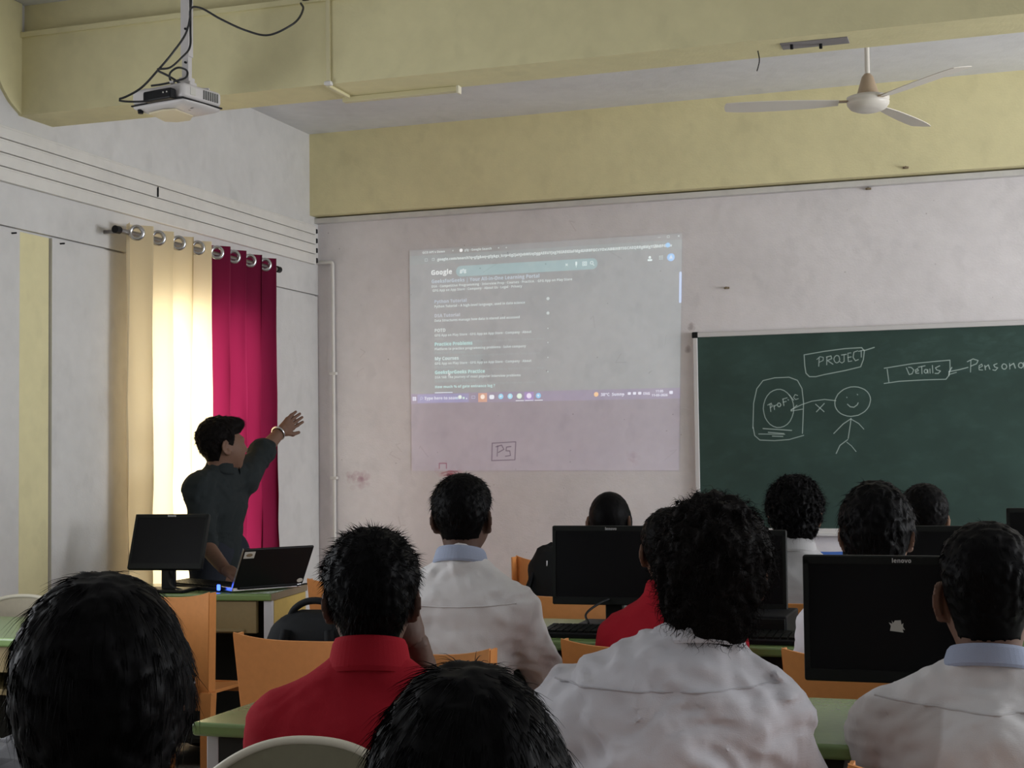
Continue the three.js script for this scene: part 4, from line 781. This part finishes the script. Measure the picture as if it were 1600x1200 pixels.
function person(o) {
  const P = { turn: 0, T: 1.2, lean: 0.12, sh: 0.205, girth: 1, headYaw: 0, headPitch: 0, headRoll: 0, headScale: 1, sleeve: 'long', skin: skins[0], collar: 'shirt', wrinkle: 0.006, ...o };
  const g = thing('person', P.label, 'person', [P.x, 0, P.z], P.turn);
  const { T, lean, sh, girth: G } = P;
  // joints
  const J = { N: [0, T - 0.275, -lean], H: [0, T - 0.128, -lean - 0.028], C: [0, T - 0.43, -lean * 0.85], W: [0, P.standing ? 0.98 : 0.68, -lean * 0.35], P: [0, P.standing ? 0.86 : 0.54, 0] };
  for (const [s, k] of [[-1, 'L'], [1, 'R']]) { J['S' + k] = [s * (sh - 0.058), T - 0.355 - (P.drop ?? 0.03), -lean * 0.95]; J['E' + k] = [s * (sh + 0.03), T - 0.63, -lean - 0.08]; J['A' + k] = [s * 0.13, 0.795, -lean - 0.33]; J['D' + k] = [-s * 0.25, -0.02, -1]; J['U' + k] = [-s, 0.1, -0.2]; }
  Object.assign(J, P.joints ?? {});
  const out = (list) => list;
  const torso = (e) => [cone(J.C, J.W, (0.158 + e) * G, (0.148 + e) * G, 1.42), cone(J.W, J.P, (0.148 + e) * G, (0.158 + e) * G, 1.3), cone([J.SL[0] * 0.55, J.C[1] + 0.015, J.C[2] + 0.012], [J.SR[0] * 0.55, J.C[1] + 0.015, J.C[2] + 0.012], (0.105 + e) * G, (0.105 + e) * G, 1.15),
    cone(J.SL, J.SR, 0.060 + e, 0.060 + e), cone([J.N[0], J.N[1] + 0.012, J.N[2] + 0.012], J.SL, 0.050 + e, 0.050 + e), cone([J.N[0], J.N[1] + 0.012, J.N[2] + 0.012], J.SR, 0.050 + e, 0.050 + e)];
  const armUp = (k, e) => cone(J['S' + k], J['E' + k], 0.054 + e, 0.043 + e), armLow = (k, e) => cone(J['E' + k], J['A' + k], 0.041 + e, 0.029 + e);
  const lower = P.standing ? [cone([-0.09, 0.86, 0], [-0.12, 0.46, 0.0], 0.088, 0.062), cone([0.09, 0.86, 0], [0.12, 0.46, 0], 0.088, 0.062), cone([-0.12, 0.46, 0], [-0.13, 0.08, 0.03], 0.06, 0.05), cone([0.12, 0.46, 0], [0.13, 0.08, 0.03], 0.06, 0.05), cone([-0.06, 0.88, 0], [0.06, 0.88, 0], 0.115, 0.115, 1.1)]
    : [cone([-0.09, 0.53, 0], [-0.12, 0.52, -0.40], 0.088, 0.065), cone([0.09, 0.53, 0], [0.12, 0.52, -0.40], 0.088, 0.065), cone([-0.12, 0.51, -0.41], [-0.13, 0.09, -0.36], 0.062, 0.05), cone([0.12, 0.51, -0.41], [0.13, 0.09, -0.36], 0.062, 0.05), cone([-0.06, 0.54, 0.01], [0.06, 0.54, 0.01], 0.10, 0.10)];
  // skin: trunk and limbs, hands and head on finer grids, merged into one body
  const skinF = blend([...torso(-0.016), armUp('L', -0.008), armUp('R', -0.008), armLow('L', 0), armLow('R', 0), cone(J.N, [J.N[0] * 0.4 + J.H[0] * 0.6, J.N[1] * 0.4 + J.H[1] * 0.6, J.N[2] * 0.4 + J.H[2] * 0.6], 0.052, 0.046)], 0.03);
  const [lo, hi] = bounds([J.SL, J.SR, J.EL, J.ER, J.AL, J.AR, J.N, J.P], 0.19);
  const geos = [nets(skinF, lo, hi, 0.0125)];
  for (const k of ['L', 'R']) { const h = handPrims(J['A' + k], J['D' + k], J['U' + k], 1, P.handCurl ?? 0.25); geos.push(nets(h.f, h.lo[0], h.lo[1], P.fineHands ? 0.0032 : 0.0055)); }
  const HM = new THREE.Matrix4().compose(V(...J.H), new THREE.Quaternion().setFromEuler(new THREE.Euler(P.headPitch, P.headYaw, P.headRoll, 'YXZ')), V(P.headScale, P.headScale, P.headScale));
  geos.push(headGeo.clone().applyMatrix4(HM));
  const body = mesh('body', merge(geos.map((q) => q)), P.skin, g);
  for (const s of [-1, 1]) { const e = mesh('eye', eyeGeo, eyeMat, body); e.position.set(s * 0.032, 0.004, -0.0785).applyMatrix4(HM); const i = mesh('iris', irisGeo, irisMat, body); i.position.set(s * 0.032, 0.004, -0.0855).applyMatrix4(HM); }
  mesh('hair', hairGeo(P.hair).applyMatrix4(HM), P.hairMat ?? hairMat, g);
  // shirt
  const e = 0.010, list = [...torso(e)], wr = P.wrinkle, base = torso(e);
  for (const k of ['L', 'R']) {
    if (P.sleeve === 'long') list.push(armUp(k, e + 0.004), armLow(k, e + 0.004));
    else if (P.sleeve === 'short') { const m = J['S' + k].map((v, i) => lerp(v, J['E' + k][i], 0.62)); list.push(cone(J['S' + k], m, 0.054 + e, 0.052 + e)); }
    else { const m = J['E' + k].map((v, i) => lerp(v, J['A' + k][i], P.sleeve)); list.push(armUp(k, e + 0.004), cone(J['E' + k], m, 0.046 + e, 0.042 + e)); }
  }
  const field = blend(list, 0.035), cut = P.standing ? 0.80 : 0.50;
  const off = P.x * 3.1 + P.z;
  const shirtF = (x, y, z) => { const d = field(x, y, z); if (d > 0.04 || d < -0.04) return d; const n = noise3(x * 5 + off, y * 13 + 1.5 * noise3(x * 4, y * 4, off), z * 6), m = noise3(x * 22, y * 16 + off, z * 22), dg = noise3((x + y) * 11 + off, (x - y) * 4, z * 5); return Math.max(d - wr * ((1 - Math.abs(n)) * 0.8 - 0.4 + 0.3 * m + 0.5 * dg), cut - y); };
  const top = [...lo]; const shirt = mesh('shirt', nets(shirtF, lo, hi, P.cell ?? 0.0085), P.shirt, g);
  if (P.shirtLabel) shirt.userData.label = P.shirtLabel;
  if (P.vest) {            // the cloth is thin: skin shows through below the double yoke, except where a vest lies under it
    const p = shirt.geometry.attributes.position, c = new Float32Array(p.count * 3);
    for (let i = 0; i < p.count; i++) { const x = p.getX(i), y = p.getY(i), under = smooth(T - 0.318 - y, -0.004, 0.004), edge = 0.082 + 0.055 * smooth(T - 0.32 - y, 0.04, 0.22), bare = under * smooth(Math.abs(x), edge - 0.004, edge + 0.004); c.set([lerp(1, 0.76, bare), lerp(1, 0.72, bare), lerp(1, 0.70, bare)], i * 3); }
    shirt.geometry.setAttribute('color', new THREE.BufferAttribute(c, 3)); shirt.material = shirt.material.clone(); shirt.material.vertexColors = true;
  }
  const surf = (x, y) => { let z = 0.35; for (let i = 0; i < 90; i++) { const d = shirtF(x, y, z); if (d < 0.0008) break; z -= Math.max(0.0008, d * 0.6); if (z < -0.5) return null; } return z; };
  if (P.yoke) {
    const pts = []; for (let i = 0; i <= 26; i++) { const x = lerp(-sh * 0.86, sh * 0.86, i / 26), y = T - P.yoke - 0.012 * (1 - (x / sh) ** 2), z = surf(x, y); if (z !== null) pts.push(V(x, y, z)); }
    if (pts.length > 4) mesh('yoke_seam', tube(pts, 0.0022, 60, 5), P.shirt, shirt);
  }
  // collar
  if (P.collar) {
    const C = V(J.N[0] * 1.05, J.N[1] + 0.028, J.N[2] - 0.004), pos = [], idx = [], n = 44, prof = [[0.020, -0.026], [0.022, -0.018], [0.012, 0.022], [0.007, 0.030], [0.002, 0.028], [0.0, -0.02]], hk = P.collarHeight ?? 1;
    for (let i = 0; i <= n; i++) { const a = lerp(0.35, Math.PI * 2 - 0.35, i / n), back = (1 - Math.cos(a)) / 2, rx = 0.060 * (P.neck ?? 1), rz = 0.062 * (P.neck ?? 1); for (const [r, y] of prof) pos.push(Math.sin(a) * (rx + r), y * hk + 0.022 * (back - 0.5), -Math.cos(a) * (rz + r) + 0.006); }
    const m = prof.length; for (let i = 0; i < n; i++) for (let k = 0; k < m; k++) { const a = i * m + k, b = i * m + (k + 1) % m; idx.push(a, b, a + m, b, b + m, a + m); }
    const cg = new THREE.BufferGeometry(); cg.setAttribute('position', new THREE.Float32BufferAttribute(pos, 3)); cg.setIndex(idx); const q = cg.toNonIndexed(); q.computeVertexNormals();
    const cm = mesh('collar', metreUV(q), P.collarMat ?? P.shirt, shirt); cm.position.copy(C); cm.rotation.x = P.collarTilt ?? -0.12; if (P.collarMat) cm.userData.label = 'pale blue inner collar band';
  }
  // trousers and shoes
  mesh('trousers', nets(blend(lower, 0.04), [-0.25, 0.05, -0.52], [0.25, P.standing ? 1.0 : 0.68, 0.18], 0.014), K.trousers, g);
  for (const s of [-1, 1]) mesh('shoe', lump(0.045, 0.04, 0.125, 0.8, 16).translate(s * 0.13, 0.04, P.standing ? -0.03 : -0.40), K.shoe, g);
  return g;
}
const short = { front: 0.06, thick: 0.016, sideThick: 0.007, len: 0.014, count: 1500, lift: 0.6, rough: 0.003 };
// row at the front tables, nearest to the photographer
person({ label: 'person with long straight black hair in a grey shirt beside the grey bag', x: -1.005, z: -1.44, T: 1.170, lean: 0.07, turn: 0.35, headYaw: 0.15, headScale: 1.03, shirt: K.grey, collar: 'shirt', hair: { front: 0.04, sideY: -0.055, behind: -0.075, nape: -0.135, thick: 0.026, sideThick: 0.026, rough: 0.003, freq: 34, len: 0.05, count: 9000, width: 0.0006, lift: 0.05, mess: 0.1, droop: 0.08, fade: 0.03 } });
person({ label: 'person with flat black hair bent low beside the broad white shirt', x: -0.53, z: -1.36, T: 1.083, lean: 0.11, turn: 0.2, headScale: 1.08, headPitch: 0.0, headYaw: 0.1, shirt: K.grey, hair: { front: 0.04, sideY: -0.03, behind: -0.06, nape: -0.11, thick: 0.02, sideThick: 0.028, rough: 0.003, freq: 34, len: 0.04, count: 9000, width: 0.0006, lift: 0.15, mess: 0.2, droop: 0.1, fade: 0.03 } });
person({ label: 'person in a red polo shirt with short spiky hair, hand at his chin', x: -1.225, z: -2.70, T: 1.155, lean: 0.09, sh: 0.236, drop: 0.03, turn: 0.28, headYaw: 0.12, headScale: 1.06, skin: skins[1], shirt: K.red, sleeve: 'short', yoke: 0, wrinkle: 0.004, collarHeight: 1.25, neck: 1.08, hair: { ...short, nape: -0.075, thick: 0.026, sideThick: 0.014, len: 0.026, count: 2600, lift: 1.1, mess: 0.35, freq: 38, rough: 0.004, droop: 0, quiff: 0.03 },
  joints: { ER: [0.10, 0.775, -0.32], AR: [0.082, 0.925, -0.20], DR: [-0.25, 0.9, 0.25], UR: [-0.6, 0, 0.8] } });
person({ label: 'person in a broad white shirt with bushy collar length hair', x: -0.60, z: -2.60, T: 1.222, lean: 0.13, sh: 0.24, girth: 1.14, turn: 0.12, headScale: 1.08, headRoll: -0.04, headYaw: 0.0, joints: { N: [0.06, 0.945, -0.135], H: [0.085, 1.094, -0.175] }, hairMat: hairBrown, shirt: K.white, yoke: 0.315, wrinkle: 0.016, collarHeight: 0.7, neck: 1.05, hair: { front: 0.05, sideY: -0.02, behind: -0.06, nape: -0.125, thick: 0.024, sideThick: 0.024, rough: 0.010, freq: 26, len: 0.03, count: 4200, lift: 0.7, mess: 0.7, curl: 0.008, droop: 0.2, fade: 0.03, back: [[0.0, -0.06, 0.075], [0.068, 0.062, 0.045]] } });
person({ label: 'person in a see-through white shirt with faded haircut and big ears', x: -0.045, z: -2.78, T: 1.165, lean: 0.19, sh: 0.245, vest: true, wrinkle: 0.009, turn: 0.0, headScale: 1.07, headYaw: 0.05, skin: skins[0], shirt: K.sheer, yoke: 0.31, collarMat: K.collarBlue, neck: 1.08, collarHeight: 0.75, hair: { ...short, behind: -0.01, nape: -0.07, sideY: 0.01, thick: 0.022, sideThick: 0.008, len: 0.014, count: 2600, lift: 0.35, fade: 0.13 } });
// second row
person({ label: 'person in a white shirt with blue collar band and neat haircut', x: -1.575, z: -4.12, T: 1.258, lean: 0.09, sh: 0.222, drop: 0.05, turn: 0.1, wrinkle: 0.010, joints: { EL: [-0.19, 0.64, -0.18] }, headScale: 1.0, headYaw: 0.08, shirt: K.sheer, yoke: 0.37, collarMat: K.collarBlue, skin: skins[1], neck: 1.06, collarHeight: 0.85, hair: { ...short, behind: -0.01, nape: -0.06, sideY: 0.005, thick: 0.024, sideThick: 0.014, len: 0.022, count: 2200, lift: 0.7, quiff: 0.03, fade: 0.07 } });
person({ label: 'person in a red shirt seated between two monitors', x: -0.945, z: -4.20, T: 1.158, lean: 0.08, sh: 0.20, turn: 0.1, headYaw: 0.12, headScale: 0.98, shirt: K.red, sleeve: 'short', skin: skins[0], wrinkle: 0.004, hair: { ...short, nape: -0.07, behind: -0.01, thick: 0.02, sideThick: 0.012, count: 1500 } });
person({ label: 'person with a thick black bowl haircut behind the torn sticker monitor', x: -0.345, z: -4.05, T: 1.222, lean: 0.07, sh: 0.20, shirt: K.white, headScale: 1.06, yoke: 0.4, hair: { front: 0.05, sideY: -0.02, behind: -0.04, nape: -0.10, thick: 0.022, sideThick: 0.017, rough: 0.005, freq: 34, len: 0.03, count: 1800, lift: 0.3, mess: 0.3, fade: 0.03 } });
// third row
person({ label: 'person whose round cropped head shows above the black monitor', x: -1.475, z: -5.47, T: 1.185, lean: 0.08, sh: 0.175, headScale: 0.95, shirt: K.grey, hair: { front: 0.05, sideY: -0.05, behind: -0.08, nape: -0.12, thick: 0.010, sideThick: 0.008, rough: 0.001, len: 0.008, count: 900, lift: 0.3, fade: 0.03 } });
person({ label: 'person with curly black hair in a grey shirt before the chalkboard', x: -0.735, z: -5.30, T: 1.222, lean: 0.06, sh: 0.20, headScale: 1.0, headYaw: 0.1, shirt: K.grey, hair: { front: 0.05, sideY: -0.01, behind: -0.05, nape: -0.10, thick: 0.028, sideThick: 0.024, rough: 0.012, freq: 42, len: 0.026, count: 2600, lift: 0.9, mess: 0.8, curl: 0.009, fade: 0.03 } });
person({ label: 'person with short hair and one ear showing before the chalkboard', x: -0.305, z: -5.52, T: 1.20, lean: 0.06, sh: 0.19, headScale: 0.97, headYaw: 0.35, headRoll: -0.1, shirt: K.white, skin: skins[2], hair: { ...short, nape: -0.06, behind: -0.005, thick: 0.018, sideThick: 0.010, lift: 0.8, count: 1200 } });
// the presenter at the desk
{
  const base = V(-3.535, 0, -6.16), turn = -1.62, inv = (p) => V(...p).sub(base).applyAxisAngle(V(0, 1, 0), -turn).toArray(), dirOf = (p) => V(...p).applyAxisAngle(V(0, 1, 0), -turn).toArray();
  const g = person({ label: 'person in a dark shirt standing at the desk, pointing at the wall', x: base.x, z: base.z, T: 1.515, turn, lean: 0.05, standing: true, shirt: K.darkShirt, sleeve: 0.12, skin: skins[0], fineHands: true, handCurl: 0.10, headYaw: 0.95, headPitch: 0.06, headScale: 1.0, wrinkle: 0.010, girth: 0.9, collarHeight: 0.9, cell: 0.0075, hairMat: hairBrown,
    hair: { front: 0.058, sideY: 0.0, behind: -0.01, nape: -0.07, thick: 0.026, sideThick: 0.014, rough: 0.005, freq: 36, len: 0.024, count: 2200, lift: 0.5, mess: 0.4, quiff: 0.034, fade: 0.06 },
    joints: { N: inv([-3.49, 1.262, -6.13]), H: inv([-3.487, 1.385, -6.118]), C: inv([-3.515, 1.10, -6.13]), W: inv([-3.545, 0.95, -6.14]), P: inv([-3.545, 0.83, -6.15]),
      SL: inv([-3.455, 1.225, -6.26]), SR: inv([-3.54, 1.185, -6.00]), EL: inv([-3.446, 1.352, -6.42]), AL: inv([-3.432, 1.453, -6.585]), DL: dirOf([0.22, 0.5, -0.83]), UL: dirOf([0.25, -0.87, -0.4]),
      ER: inv([-3.485, 0.945, -5.93]), AR: inv([-3.30, 0.835, -5.80]), DR: dirOf([0.8, -0.28, 0.35]), UR: dirOf([0.3, 0.1, -0.9]) } });
  const w = V(...inv([-3.4335, 1.446, -6.565])), d = V(...dirOf([0.1, 0.44, -0.89])).normalize();
  const band = new THREE.TorusGeometry(0.033, 0.006, 8, 28); band.lookAt(d); band.translate(w.x, w.y, w.z);
  mesh('bracelet', metreUV(band), M.steel, g).userData.label = 'shiny metal bracelet on the raised wrist';
}

renderer.render(scene, camera);
